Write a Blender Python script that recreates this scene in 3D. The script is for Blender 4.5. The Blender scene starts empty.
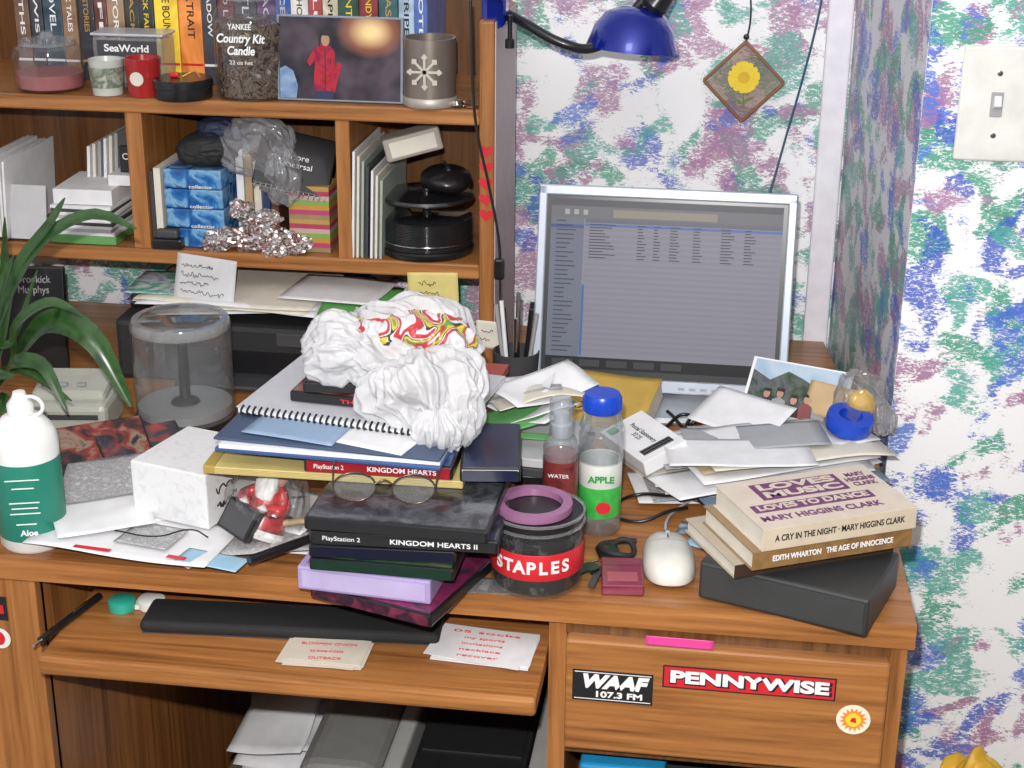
import bpy, bmesh, math, random
from mathutils import Vector, Matrix, noise
random.seed(7)
SC=bpy.context.scene; COL=SC.collection
rad=math.radians
# ------------------------------------------------------------ materials
M={}
def new(name):
    m=bpy.data.materials.new(name); m.use_nodes=True
    return m,m.node_tree,m.node_tree.nodes["Principled BSDF"]
def mat(name,col,rough=.5,metal=0.,alpha=1.,emit=0.,coat=0.,spec=.5,var=0.04):
    if name in M: return M[name]
    m,nt,b=new(name)
    b.inputs["Roughness"].default_value=rough; b.inputs["Metallic"].default_value=metal
    b.inputs["Alpha"].default_value=alpha; b.inputs["Coat Weight"].default_value=coat
    b.inputs["Specular IOR Level"].default_value=spec
    c=(*col,1)
    n=nt.nodes.new("ShaderNodeTexNoise"); n.inputs["Scale"].default_value=40; n.inputs["Detail"].default_value=3
    tc=nt.nodes.new("ShaderNodeTexCoord"); nt.links.new(tc.outputs["Object"],n.inputs["Vector"])
    r=nt.nodes.new("ShaderNodeValToRGB")
    r.color_ramp.elements[0].position=.3; r.color_ramp.elements[1].position=.7
    r.color_ramp.elements[0].color=(*[max(0,x*(1-var*2)) for x in col],1); r.color_ramp.elements[1].color=(*[min(1,x*(1+var)) for x in col],1)
    nt.links.new(n.outputs["Fac"],r.inputs["Fac"]); nt.links.new(r.outputs["Color"],b.inputs["Base Color"])
    if emit>0:
        b.inputs["Emission Color"].default_value=c; b.inputs["Emission Strength"].default_value=emit
    M[name]=m; return m
def clearmat(name,tint=(.97,.98,.99),dif=.025,gl=.25,rough=.05,dcol=(.8,.82,.84)):
    m=bpy.data.materials.new(name); m.use_nodes=True; nt=m.node_tree; L=nt.links
    nt.nodes.remove(nt.nodes["Principled BSDF"]); out=nt.nodes["Material Output"]
    tr=nt.nodes.new("ShaderNodeBsdfTransparent"); tr.inputs[0].default_value=(*tint,1)
    di=nt.nodes.new("ShaderNodeBsdfDiffuse"); di.inputs[0].default_value=(*dcol,1)
    g=nt.nodes.new("ShaderNodeBsdfGlossy"); g.inputs["Roughness"].default_value=rough
    lw=nt.nodes.new("ShaderNodeLayerWeight"); lw.inputs[0].default_value=.35
    m1=nt.nodes.new("ShaderNodeMixShader"); m1.inputs[0].default_value=dif
    L.new(tr.outputs[0],m1.inputs[1]); L.new(di.outputs[0],m1.inputs[2])
    mu=nt.nodes.new("ShaderNodeMath"); mu.operation='MULTIPLY_ADD'; mu.inputs[1].default_value=gl; mu.inputs[2].default_value=.03
    L.new(lw.outputs["Facing"],mu.inputs[0])
    m2=nt.nodes.new("ShaderNodeMixShader"); L.new(mu.outputs[0],m2.inputs[0]); L.new(m1.outputs[0],m2.inputs[1]); L.new(g.outputs[0],m2.inputs[2])
    L.new(m2.outputs[0],out.inputs[0]); return m
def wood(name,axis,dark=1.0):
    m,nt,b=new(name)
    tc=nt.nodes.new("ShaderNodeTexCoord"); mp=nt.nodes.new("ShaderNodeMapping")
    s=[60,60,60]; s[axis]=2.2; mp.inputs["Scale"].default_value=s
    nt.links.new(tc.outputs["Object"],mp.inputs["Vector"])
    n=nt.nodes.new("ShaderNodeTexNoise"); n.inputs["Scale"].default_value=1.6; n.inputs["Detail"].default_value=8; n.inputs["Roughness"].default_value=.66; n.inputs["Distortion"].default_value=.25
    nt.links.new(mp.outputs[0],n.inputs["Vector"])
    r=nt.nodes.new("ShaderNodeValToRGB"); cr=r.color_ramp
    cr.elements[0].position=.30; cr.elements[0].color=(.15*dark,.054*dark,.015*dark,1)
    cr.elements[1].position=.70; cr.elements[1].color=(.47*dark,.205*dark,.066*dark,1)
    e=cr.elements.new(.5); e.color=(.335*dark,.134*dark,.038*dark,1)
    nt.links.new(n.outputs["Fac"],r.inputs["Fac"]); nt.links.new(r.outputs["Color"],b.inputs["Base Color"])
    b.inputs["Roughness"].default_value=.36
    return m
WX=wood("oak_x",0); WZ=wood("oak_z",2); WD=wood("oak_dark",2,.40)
def wallmat(name,cut,base=(.88,.88,.90),thr=.625,k=.88):
    m,nt,b=new(name); L=nt.links
    tc=nt.nodes.new("ShaderNodeTexCoord")
    prev=None
    cols=[((.34,.14,.28),(3.1,0,1.7)),((.02,.31,.20),(11.3,4,5.2)),((.04,.10,.52),(20.7,9,8.1)),((.38,.17,.33),(31,2,14)),((.07,.38,.31),(41,7,3)),((.07,.17,.60),(57,7,23))]
    for i,(c,off) in enumerate(cols):
        mp=nt.nodes.new("ShaderNodeMapping"); mp.inputs["Location"].default_value=off
        L.new(tc.outputs["Object"],mp.inputs["Vector"])
        n=nt.nodes.new("ShaderNodeTexNoise"); n.inputs["Scale"].default_value=15; n.inputs["Detail"].default_value=1.5; n.inputs["Distortion"].default_value=.5
        L.new(mp.outputs[0],n.inputs["Vector"])
        mp2=nt.nodes.new("ShaderNodeMapping"); mp2.inputs["Location"].default_value=off; mp2.inputs["Rotation"].default_value=(0,rad(25+37*i),0); mp2.inputs["Scale"].default_value=(110,110,270)
        L.new(tc.outputs["Object"],mp2.inputs["Vector"])
        n2=nt.nodes.new("ShaderNodeTexNoise"); n2.inputs["Scale"].default_value=1; n2.inputs["Detail"].default_value=5; n2.inputs["Roughness"].default_value=.75; n2.inputs["Distortion"].default_value=1.2
        L.new(mp2.outputs[0],n2.inputs["Vector"])
        gt=nt.nodes.new("ShaderNodeMapRange"); gt.inputs["From Min"].default_value=cut[i]-.10; gt.inputs["From Max"].default_value=cut[i]+.10; gt.inputs["To Min"].default_value=-.27; gt.inputs["To Max"].default_value=.20
        L.new(n.outputs["Fac"],gt.inputs["Value"])
        ma=nt.nodes.new("ShaderNodeMath"); ma.operation='MULTIPLY_ADD'; ma.inputs[1].default_value=1.0
        L.new(n2.outputs["Fac"],ma.inputs[0]); L.new(gt.outputs[0],ma.inputs[2])
        r=nt.nodes.new("ShaderNodeMapRange"); r.inputs["From Min"].default_value=thr+.02-.02; r.inputs["From Max"].default_value=thr+.02+.03
        L.new(ma.outputs[0],r.inputs["Value"])
        mu=nt.nodes.new("ShaderNodeMath"); mu.operation='MULTIPLY'; mu.inputs[1].default_value=k; L.new(r.outputs[0],mu.inputs[0])
        mx=nt.nodes.new("ShaderNodeMix"); mx.data_type='RGBA'
        L.new(mu.outputs[0],mx.inputs["Factor"])
        if prev is None: mx.inputs["A"].default_value=(*base,1)
        else: L.new(prev,mx.inputs["A"])
        mx.inputs["B"].default_value=(*c,1); prev=mx.outputs["Result"]
    L.new(prev,b.inputs["Base Color"]); b.inputs["Roughness"].default_value=.45
    return m
WALL=wallmat("sponge_paint_wall",(.52,.53,.57,.54,.55,.60),k=.82); WALLR=wallmat("sponge_paint_right",(.575,.53,.53,.57,.545,.545),k=.9)
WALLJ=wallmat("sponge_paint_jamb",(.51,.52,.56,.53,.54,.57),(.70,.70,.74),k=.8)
def art(name,cols,scale=30,rough=.25,seed=0,alpha=1,metal=0):
    m,nt,b=new(name)
    tc=nt.nodes.new("ShaderNodeTexCoord"); mp=nt.nodes.new("ShaderNodeMapping"); mp.inputs["Location"].default_value=(seed*3.3,seed,seed*.7)
    nt.links.new(tc.outputs["Object"],mp.inputs["Vector"])
    n=nt.nodes.new("ShaderNodeTexNoise"); n.inputs["Scale"].default_value=scale; n.inputs["Detail"].default_value=3; n.inputs["Distortion"].default_value=.7
    nt.links.new(mp.outputs[0],n.inputs["Vector"])
    r=nt.nodes.new("ShaderNodeValToRGB"); cr=r.color_ramp; k=len(cols)
    cr.elements[0].position=.3; cr.elements[0].color=(*cols[0],1); cr.elements[1].position=.7; cr.elements[1].color=(*cols[-1],1)
    for i in range(1,k-1):
        e=cr.elements.new(.3+.4*i/(k-1)); e.color=(*cols[i],1)
    nt.links.new(n.outputs["Fac"],r.inputs["Fac"]); nt.links.new(r.outputs["Color"],b.inputs["Base Color"])
    b.inputs["Roughness"].default_value=rough; b.inputs["Coat Weight"].default_value=.2; b.inputs["Alpha"].default_value=alpha; b.inputs["Metallic"].default_value=metal
    return m
white=mat("white_plastic",(.78,.78,.77),.35); paper=mat("paper",(.74,.74,.76),.7); paper2=mat("paper_cream",(.68,.64,.55),.7)
black=mat("black_plastic",(.010,.010,.012),.3,coat=.2); blackm=mat("black_matte",(.015,.015,.017),.7); dgrey=mat("dark_grey",(.05,.05,.055),.5)
grey=mat("grey_plastic",(.33,.33,.34),.5); silver=mat("silver",(.55,.58,.63),.3,.35); steel=mat("steel",(.7,.7,.7),.2,1.)
red=mat("red",(.6,.02,.03),.4); blue=mat("blue_plastic",(.01,.06,.5),.3); yellow=mat("yellow",(.8,.6,.05),.5)
clear=clearmat("clear_plastic"); clear2=clearmat("clear_plastic_heavy",(.85,.87,.9),.14,.4,.1); film=clearmat("film",(.88,.89,.90),.22,.6,.10,(.6,.6,.63))
ink=mat("ink",(.01,.01,.012),.6); white_ink=mat("white_ink",(.85,.85,.85),.5); red_ink=mat("red_ink",(.65,.02,.03),.5); gold=mat("gold_ink",(.55,.33,.08),.4,.3)
trimw=mat("trim_white",(.80,.78,.84),.4)
# ------------------------------------------------------------ geometry helpers
def link(ob,p,loc=(0,0,0),rot=(0,0,0)):
    COL.objects.link(ob)
    if p: ob.parent=p
    ob.location=loc; ob.rotation_euler=rot
    return ob
def E(name,p,loc=(0,0,0),rot=(0,0,0)):
    e=bpy.data.objects.new(name,None); e.empty_display_size=.02
    return link(e,p,loc,rot)
def G(name,loc=(0,0,0),rot=(0,0,0)): return E(name,None,loc,rot)
def fin(bm,name,m,p,loc,rot,smooth=False):
    me=bpy.data.meshes.new(name); bm.to_mesh(me); bm.free()
    if smooth:
        for f in me.polygons: f.use_smooth=True
    for x in (m if isinstance(m,(list,tuple)) else [m]): me.materials.append(x)
    return link(bpy.data.objects.new(name,me),p,loc,rot)
def box(name,size,loc,m,p=None,rot=(0,0,0),bev=0.,seg=2):
    bm=bmesh.new(); bmesh.ops.create_cube(bm,size=1); bmesh.ops.scale(bm,vec=size,verts=bm.verts)
    if bev>0: bmesh.ops.bevel(bm,geom=bm.edges[:],offset=min(bev,min(size)*.45),segments=seg,affect='EDGES',profile=.5)
    return fin(bm,name,m,p,loc,rot)
def lathe(name,prof,m,p=None,loc=(0,0,0),rot=(0,0,0),seg=40,scale=(1,1)):
    bm=bmesh.new(); rings=[]
    for r,z in prof:
        if r<1e-6: rings.append([bm.verts.new((0,0,z))])
        else: rings.append([bm.verts.new((r*math.cos(2*math.pi*i/seg)*scale[0],r*math.sin(2*math.pi*i/seg)*scale[1],z)) for i in range(seg)])
    for a,b in zip(rings,rings[1:]):
        for i in range(seg):
            j=(i+1)%seg
            if len(a)==1 and len(b)==1: continue
            if len(a)==1: bm.faces.new((a[0],b[i],b[j]))
            elif len(b)==1: bm.faces.new((a[i],a[j],b[0]))
            else: bm.faces.new((a[i],a[j],b[j],b[i]))
    bmesh.ops.recalc_face_normals(bm,faces=bm.faces)
    ob=fin(bm,name,m,p,loc,rot,True)
    md=ob.modifiers.new("es",'EDGE_SPLIT'); md.split_angle=rad(40)
    return ob
def tube(name,pts,r,m,p=None,loc=(0,0,0),rot=(0,0,0),cyc=False,smooth=True):
    cu=bpy.data.curves.new(name,'CURVE'); cu.dimensions='3D'; cu.bevel_depth=r; cu.bevel_resolution=3; cu.use_fill_caps=True
    if smooth:
        s=cu.splines.new('BEZIER'); s.bezier_points.add(len(pts)-1)
        for b,q in zip(s.bezier_points,pts): b.co=q; b.handle_left_type=b.handle_right_type='AUTO'
    else:
        s=cu.splines.new('POLY'); s.points.add(len(pts)-1)
        for b,q in zip(s.points,pts): b.co=(*q,1)
    s.use_cyclic_u=cyc; cu.materials.append(m)
    return link(bpy.data.objects.new(name,cu),p,loc,rot)
def text(name,s,loc,rot,m,p,size=.01,w=None,al='CENTER',off=0.,ext=.00015,shear=0):
    cu=bpy.data.curves.new(name,'FONT'); cu.body=s; cu.size=size; cu.align_x=al; cu.align_y='CENTER'; cu.extrude=ext; cu.offset=off; cu.shear=shear
    cu.materials.append(m); ob=link(bpy.data.objects.new(name,cu),p,loc,rot)
    if w:
        bpy.context.view_layer.update(); d=ob.dimensions.x
        if d>0: ob.scale[0]=w/d
    return ob
def scribble(name,w,h,lines,loc,rot,m,p,seed=0,th=.0005):
    rn=random.Random(seed); g=E(name,p,loc,rot)
    for l in range(lines):
        y=h/2-(l+.5)*h/lines; amp=h/lines*.3; n=int(w*.9/(amp*.55)); ww=w*rn.uniform(.6,1); pts=[]
        for i in range(n):
            pts.append((-w/2+ww*i/n+rn.uniform(-.2,.2)*amp, y+amp*rn.uniform(-1,1)*(1 if i%2 else -.4), 0))
        if len(pts)>2: tube("stroke_%d"%l,pts,th,m,g)
    return g
def sheet(name,w,d,loc,rotz,m,p=None,curl=.003,seed=0,tilt=(0,0),n=10,th=.0004):
    bm=bmesh.new(); g=[[None]*(n+1) for _ in range(n+1)]
    for i in range(n+1):
        for j in range(n+1):
            x=(i/n-.5)*w; y=(j/n-.5)*d
            z=curl*(noise.noise(Vector((x*9+seed*5.1,y*9,seed*2.3)))+.5)
            g[i][j]=bm.verts.new((x,y,z))
    for i in range(n):
        for j in range(n): bm.faces.new((g[i][j],g[i+1][j],g[i+1][j+1],g[i][j+1]))
    ob=fin(bm,name,m,p,loc,(tilt[0],tilt[1],rotz),True)
    md=ob.modifiers.new("s",'SOLIDIFY'); md.thickness=th; md.offset=1
    return ob
def poly(name,pts,m,p=None,loc=(0,0,0),rot=(0,0,0),th=.0004):
    bm=bmesh.new(); vs=[bm.verts.new((x,y,0)) for x,y in pts]; f=bm.faces.new(vs)
    r=bmesh.ops.extrude_face_region(bm,geom=[f]); bmesh.ops.translate(bm,vec=(0,0,th),verts=[v for v in r["geom"] if isinstance(v,bmesh.types.BMVert)])
    bmesh.ops.recalc_face_normals(bm,faces=bm.faces)
    return fin(bm,name,m,p,loc,rot)
def rects(name,rs,m,p,loc=(0,0,0),rot=(0,0,0),th=.0003):
    bm=bmesh.new()
    for x0,y0,x1,y1 in rs:
        t=bmesh.ops.create_cube(bm,size=1)["verts"]
        bmesh.ops.scale(bm,vec=(abs(x1-x0),abs(y1-y0),th),verts=t); bmesh.ops.translate(bm,vec=((x0+x1)/2,(y0+y1)/2,th/2),verts=t)
    return fin(bm,name,m,p,loc,rot)
def ell(pts_r,n=24): return [(pts_r[0]*math.cos(2*math.pi*i/n),pts_r[1]*math.sin(2*math.pi*i/n)) for i in range(n)]
def blob(name,r,loc,m,p=None,rot=(0,0,0),amp=.25,freq=3.,sub=5,seed=0):
    bm=bmesh.new(); bmesh.ops.create_icosphere(bm,subdivisions=sub,radius=1)
    for v in bm.verts:
        c=v.co.copy(); s=Vector((seed*3.7,seed*1.3,seed*2.1))
        q=noise.noise(c*freq*.5+s)*.8+noise.noise(c*freq*2+s)*.3
        v.co=c*(1+amp*q); v.co=Vector((v.co.x*r[0],v.co.y*r[1],v.co.z*r[2]))
    return fin(bm,name,m,p,loc,rot,True)
def crumple(name,r,loc,m,p=None,rot=(0,0,0),amp=.3,freq=1.6,sub=6,seed=0,smooth=True):
    bm=bmesh.new(); bmesh.ops.create_icosphere(bm,subdivisions=sub,radius=1)
    s=Vector((seed*3.7,seed*1.3,seed*2.1))
    for v in bm.verts:
        c=v.co.copy(); w=c+Vector((noise.noise(c*1.3+s),noise.noise(c*1.3+s*2),noise.noise(c*1.3-s)))*.45
        f1=noise.noise(w*freq+s,noise_basis='VORONOI_F1'); f2=noise.noise(w*freq*2.1+s*1.7,noise_basis='VORONOI_F2F1')
        q=noise.noise(c*.9+s)*.9-abs(f1)*.55+.2-f2*.16
        k=c*(1+amp*q); v.co=Vector((k.x*r[0],k.y*r[1],k.z*r[2]))
    return fin(bm,name,m,p,loc,rot,smooth)
def gathered(name,r,loc,m,p=None,axis=(1,0,0),F=2.2,amp=.16,low=.3,taper=.45,seed=0,sub=7,shade=True):
    """soft bag pocket: long folds that run to a gather point at +axis"""
    A=Vector(axis).normalized(); B=A.orthogonal().normalized(); Cc=A.cross(B)
    bm=bmesh.new(); bmesh.ops.create_icosphere(bm,subdivisions=sub,radius=1); s=Vector((seed*3.7,seed*1.3,seed*2.1))
    for v in bm.verts:
        c=v.co.copy(); t=c.dot(A); pr=c-A*t; l=pr.length+1e-6; cb,cc=pr.dot(B)/l,pr.dot(Cc)/l
        wv=Vector((noise.noise(c*1.6+s),noise.noise(c*1.6-s),noise.noise(c*1.6+s*2)))*.5
        q1=1-2.6*abs(noise.noise(Vector((cb*F,cc*F,t*.75))+s+wv)); q2=1-2.6*abs(noise.noise(Vector((cb*F*2.3,cc*F*2.3,t*1.5))+s*1.7+wv))
        q3=1-2.6*abs(noise.noise(c*2.3+wv*1.5+s*.6))
        wgt=.45+.55*max(0,min(1,(t+.9)/1.4))
        k=1+low*noise.noise(c*.95+s)+amp*(q1*wgt+.42*q2*wgt+.5*q3*(1.2-wgt))*min(1,l*2.5)
        tp=1-taper*max(0,t)**1.3
        q=(A*t+pr*tp)*k; v.co=Vector((q.x*r[0],q.y*r[1],q.z*r[2]))
    return fin(bm,name,m,p,loc,(0,0,0),shade)
FR=(rad(90),0,0)
def book(size,g,cov,m_pages=paper2,spine=None,title=None,tcol=None,tsize=.01,tw=None):
    L,D,T=size
    box("front_cover",(L,D,.0012),(0,0,T-.0006),cov,g); box("back_cover",(L,D,.0012),(0,0,.0006),cov,g)
    box("spine",(L,.0015,T),(0,-D/2,T/2),spine or cov,g,bev=.0005)
    box("pages",(L-.004,D-.005,T-.0026),(0,0,T/2),m_pages,g)
    if title: text("spine_title",title,(0,-D/2-.0009,T/2),FR,tcol or white_ink,g,tsize,tw,off=.0002)
    return g
def case(name,loc,rotz,cover,spinem,t1=None,t2=None,size=(.19,.135,.014),tilt=0,tc=white_ink,tc2=white_ink):
    L,D,T=size; g=G(name,loc,(tilt,0,rotz))
    box("shell",(L,D,T-.0006),(0,0,T/2),black,g,bev=.0022)
    box("cover_insert",(L-.006,D-.006,.0004),(0,.001,T-.0001),cover,g)
    box("spine_insert",(L-.006,.0006,T-.003),(0,-D/2-.0001,T/2),spinem,g)
    if t1: text("spine_logo",t1,(-L*.33,-D/2-.0006,T/2),FR,tc2,g,T*.45,L*.2)
    if t2: text("spine_title",t2,(L*.16,-D/2-.0006,T/2),FR,tc,g,T*.5,L*.46,off=.0001)
    return g
# ------------------------------------------------------------ room
YW=2.22
box("wall_back",(1.75,.05,2.4),(-.725,YW+.025,1.2),WALL)
def prism(name,pts,z0,z1,m):
    bm=bmesh.new(); vs=[bm.verts.new((x,y,z0)) for x,y in pts]; f=bm.faces.new(vs)
    r=bmesh.ops.extrude_face_region(bm,geom=[f]); bmesh.ops.translate(bm,vec=(0,0,z1-z0),verts=[v for v in r["geom"] if isinstance(v,bmesh.types.BMVert)])
    bmesh.ops.recalc_face_normals(bm,faces=bm.faces)
    return fin(bm,name,m,None,(0,0,0),(0,0,0))
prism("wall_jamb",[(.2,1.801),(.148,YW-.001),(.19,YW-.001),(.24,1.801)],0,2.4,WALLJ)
box("wall_right",(1.2,.05,2.4),(.2005+.6,1.825,1.2),WALLR)
box("wall_left",(.05,3.6,2.4),(-1.62,.42,1.2),WALL)
box("floor",(3.6,4.2,.04),(.0,.2,-.02),mat("carpet",(.16,.12,.09),.95,var=.3))
box("ceiling",(3.6,4.2,.04),(.0,.2,2.42),mat("ceiling_white",(.8,.8,.8),.8))
box("trim_1",(.034,.015,2.4),(.128,YW-.008,1.2),trimw,bev=.003)
# ------------------------------------------------------------ desk
d=G("computer_desk")
o=prism("desktop",[(-1.3,1.385),(.198,1.385),(.188,1.79),(.14,2.2),(-1.3,2.2)],.724,.75,WX); o.parent=d
box("left_cabinet_front",(.60,.018,.722),(-.992,1.396,.361),WZ,d)
box("left_cabinet_side",(.016,.78,.722),(-.70,1.79,.361),WZ,d)
box("cabinet_inner_side",(.018,.40,.722),(-.148,1.60,.361),WZ,d)
box("cabinet_outer_side",(.018,.38,.722),(.184,1.586,.361),WZ,d)
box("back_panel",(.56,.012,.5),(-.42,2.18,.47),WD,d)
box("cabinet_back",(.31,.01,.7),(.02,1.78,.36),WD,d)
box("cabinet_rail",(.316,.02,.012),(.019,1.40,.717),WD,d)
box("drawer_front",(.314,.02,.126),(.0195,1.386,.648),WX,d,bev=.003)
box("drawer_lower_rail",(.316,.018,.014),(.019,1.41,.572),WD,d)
box("cabinet_shelf",(.316,.37,.016),(.019,1.59,.42),WX,d)
t=E("keyboard_tray",d,(-.41,1.45,.669))
box("board",(.502,.27,.018),(0,0,0),WX,t,bev=.002)
box("front_lip",(.502,.012,.020),(0,-.132,0),WX,t,bev=.004)
box("slide_left",(.008,.10,.02),(-.262,.06,.02),dgrey,t)
s=G("radio_station_sticker",(-.090,1.3758,.661),FR)
rects("backing",[(-.0400,-.0175,.0400,.0175)],ink,s); rects("border",[(-.038,-.0155,.038,-.0147),(-.038,.0147,.038,.0155)],white_ink,s,(0,0,.0002))
text("logo_text","WAAF",(0,.0045,.0005),(0,0,0),white_ink,s,.02,.066,off=.0012,shear=.25)
text("frequency","107.3 FM",(.006,-.0095,.0005),(0,0,0),white_ink,s,.009,.046,off=.0003)
s=G("band_sticker",(.043,1.3758,.6785),FR)
rects("backing",[(-.084,-.0125,.084,.0125)],ink,s); rects("red_band",[(-.0825,-.011,.0825,.011)],red,s,(0,0,.0002))
text("band_shadow","PENNYWISE",(.001,-.001,.0005),(0,0,0),ink,s,.019,.158,off=.0015)
text("band_name","PENNYWISE",(0,0,.0009),(0,0,0),white_ink,s,.018,.154,off=.0008)
s=G("round_sticker",(.146,1.3758,.647),FR)
poly("disc",ell((.0165,.0165)),mat("sticker_cream",(.8,.75,.6),.4),s)
poly("sun_rays",[((.0135 if i%2 else .009)*math.cos(math.pi*i/16),(.0135 if i%2 else .009)*math.sin(math.pi*i/16)) for i in range(32)],mat("orange",(.8,.25,.03),.4),s,(0,0,.0004))
poly("sun_face",ell((.0075,.0075)),yellow,s,(0,0,.0007)); poly("sun_mark",[(-.003,-.002),(.003,-.003),(.002,.003),(-.002,.002)],red,s,(0,0,.001))
s=G("pink_tape_strip",(-.026,1.3745,.718),FR); sheet("strip",.066,.010,(0,0,0),0,mat("pink_tape",(.75,.06,.3),.5),s,.0008)
s=G("round_badge_sticker",(-.737,1.3862,.652),FR); poly("disc",ell((.012,.012)),white,s); poly("mark",ell((.006,.008)),red,s,(0,0,.0004))
s=G("black_sticker",(-.737,1.3862,.688),FR); rects("backing",[(-.012,-.014,.012,.014)],ink,s); rects("mark",[(-.004,-.006,.008,.004)],red,s,(0,0,.0003))
skyb=mat("sky_blue",(.02,.3,.6),.4)
g=G("blue_folder_stack",(-.03,1.52,.428)); box("blue",(.16,.2,.03),(-.02,0,.02),skyb,g,bev=.002); box("yellow",(.14,.19,.012),(-.02,0,.041),yellow,g); box("dark",(.15,.2,.02),(.05,.03,.057),dgrey,g,(0,0,.2)); box("blue_upper",(.09,.12,.04),(-.05,-.04,.09),skyb,g,bev=.004)
# ------------------------------------------------------------ hutch
h=G("desk_hutch")
YF,YB=1.95,2.195; yc=(YF+YB)/2; dp=YB-YF
box("shelf_upper",(.80,dp,.02),(-.718,yc,1.105),WX,h,bev=.003)
box("shelf_middle",(.80,dp,.02),(-.718,yc,.905),WX,h,bev=.003)
box("divider_left",(.022,dp-.005,.18),(-.770,yc+.002,1.005),WZ,h); box("divider_right",(.018,dp-.005,.18),(-.4945,yc+.002,1.005),WZ,h)
box("side_right",(.0195,.185,.475),(-.309,YF+.0925,.9875),WZ,h,bev=.004)
box("side_right_outer_face",(.0012,.178,.470),(-.2987,YF+.094,.9875),mat("laminate_pink",(.52,.42,.42),.5),h)
box("side_left",(.0195,dp,.475),(-1.127,yc,.9875),WZ,h,bev=.004)
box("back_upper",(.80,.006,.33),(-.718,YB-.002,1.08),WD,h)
def heart(n=20,s=.006):
    return [(s*math.sin(2*math.pi*i/n)**3,s*(13*math.cos(2*math.pi*i/n)-5*math.cos(4*math.pi*i/n)-2*math.cos(6*math.pi*i/n)-math.cos(8*math.pi*i/n))/16) for i in range(n)]
hs=G("heart_stickers",(-.3095,1.9493,1.064),FR)
for i in range(5): poly("heart_%d"%(i+1),heart(s=.0092),red,hs,(.0005*math.sin(i*2),-.0205*i,0),(0,0,.15*math.sin(i*3)))
c=G("lamp_cord"); tube("cord",[(-.328,1.944,1.25),(-.325,1.942,1.15),(-.321,1.942,1.10),(-.304,1.942,1.02),(-.291,1.94,.95),(-.286,1.93,.86),(-.27,1.9,.80),(-.25,1.87,.755)],.0018,black,c)
box("inline_switch",(.013,.010,.028),(-.290,1.938,.915),black,c,bev=.003)
n1=G("yellow_sticky_note",(-.378,1.9478,.882),FR); sheet("note",.066,.042,(0,0,0),rad(2),mat("post_it",(.66,.56,.20),.7),n1,.003,3)
scribble("doodle",.04,.03,2,(0,0,.0035),(0,0,0),ink,n1,1,.0004)
n1=G("white_tag",(-.306,1.9478,.822),FR); sheet("tag",.032,.038,(0,0,0),rad(-3),paper2,n1,.002,4); scribble("mark",.018,.02,2,(0,0,.0032),(0,0,0),ink,n1,2,.0004)
n1=G("handwritten_note",(-.675,1.925,.884),(rad(78),0,rad(-4))); sheet("note",.085,.062,(0,0,0),rad(-4),mat("note_grey",(.55,.55,.56),.7),n1,.008,5)
scribble("handwriting",.065,.045,4,(0,0,.009),(0,0,-.06),ink,n1,3,.0004)
# ------------------------------------------------------------ top shelf
ZT=1.1155
bk=G("row_of_books",(0,0,ZT))
x=-.965
spec=[(14,(.10,.05,.03),"MYTHS",0),(12,(.02,.02,.03),"LEWIS",0),(18,(.015,.04,.06),"NOVEL",0),(14,(.18,.10,.05),"DARK TALES",0),(15,(.015,.015,.02),"BEST STORIES",1),(12,(.10,.03,.02),"LIFE",0),(16,(.22,.14,.08),"HISTORY",0),(13,(.02,.02,.02),"BLACK",1),(14,(.02,.02,.02),"BLACK FALL",2),(22,(.75,.45,.03),"TWICE BOUND",3),(21,(.65,.20,.04),"PORTRAIT",3),(14,(.03,.03,.04),"SHADOW",0),(15,(.12,.02,.03),"RED LINE",0),(20,(.05,.05,.06),"ATLAS",0),(16,(.12,.04,.15),"MAGIC",0),(14,(.02,.08,.3),"OCEAN",0),(16,(.55,.53,.5),"ANTHOLOGY",3),(12,(.3,.05,.05),"CLUB",0),(14,(.5,.45,.35),"PAPERS",3),(18,(.02,.06,.04),"FANTASY",2),(17,(.16,.02,.02),"BRANDYWINE",2),(17,(.02,.08,.09),"SEASON",1),(14,(.3,.4,.5),"STRIPES",3),(12,(.05,.1,.3),"NOTES",0)]
for i,(w,c0,ti,k) in enumerate(spec):
    w=w*.00152; hgt=.165+.03*random.random(); dy=.004*random.random()
    b=art("bookcover%d"%i,[c0,tuple(min(1,q*1.6+.02) for q in c0),c0],18,.35,seed=i)
    box("cover_%d"%i,(w*.96,.125,hgt),(x+w/2,2.118+dy,hgt/2),b,bk,bev=.0012)
    box("pages_%d"%i,(w*.75,.122,.003),(x+w/2,2.118+dy,hgt+.0005),paper2,bk)
    text("title_%d"%i,ti,(x+w/2,2.0549+dy,.10),(rad(90),rad(90),0),[white_ink,gold,yellow,ink][k],bk,w*.42,.07+.02*random.random(),off=.0001)
    box("band_%d"%i,(w*.9,.001,.003),(x+w/2,2.0552+dy,.025),[white_ink,gold,yellow,red][k],bk)
    x+=w
j=G("glass_candle_jar",(-.893,1.99,ZT)); lathe("glass",[(.0,.001),(.040,.001),(.045,.006),(.046,.04),(.043,.054),(.034,.060)],clear,j)
lathe("pink_wax",[(0,.003),(.042,.004),(.0435,.022),(0,.021)],mat("pink_wax",(.34,.10,.10),.5),j); lathe("lid",[(0,.074),(.008,.074),(.010,.066),(.036,.063),(.036,.058),(0,.058)],clear2,j)
g=G("souvenir_glass",(-.787,2.02,ZT)); box("glass_body",(.096,.05,.068),(0,0,.036),clear2,g,bev=.006); box("rim",(.098,.052,.004),(0,0,.071),silver,g,bev=.002); box("label_plate",(.08,.001,.020),(0,-.0257,.054),dgrey,g); text("label","SeaWorld",(0,-.0268,.054),FR,white_ink,g,.013,.06,off=.0003)
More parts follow.
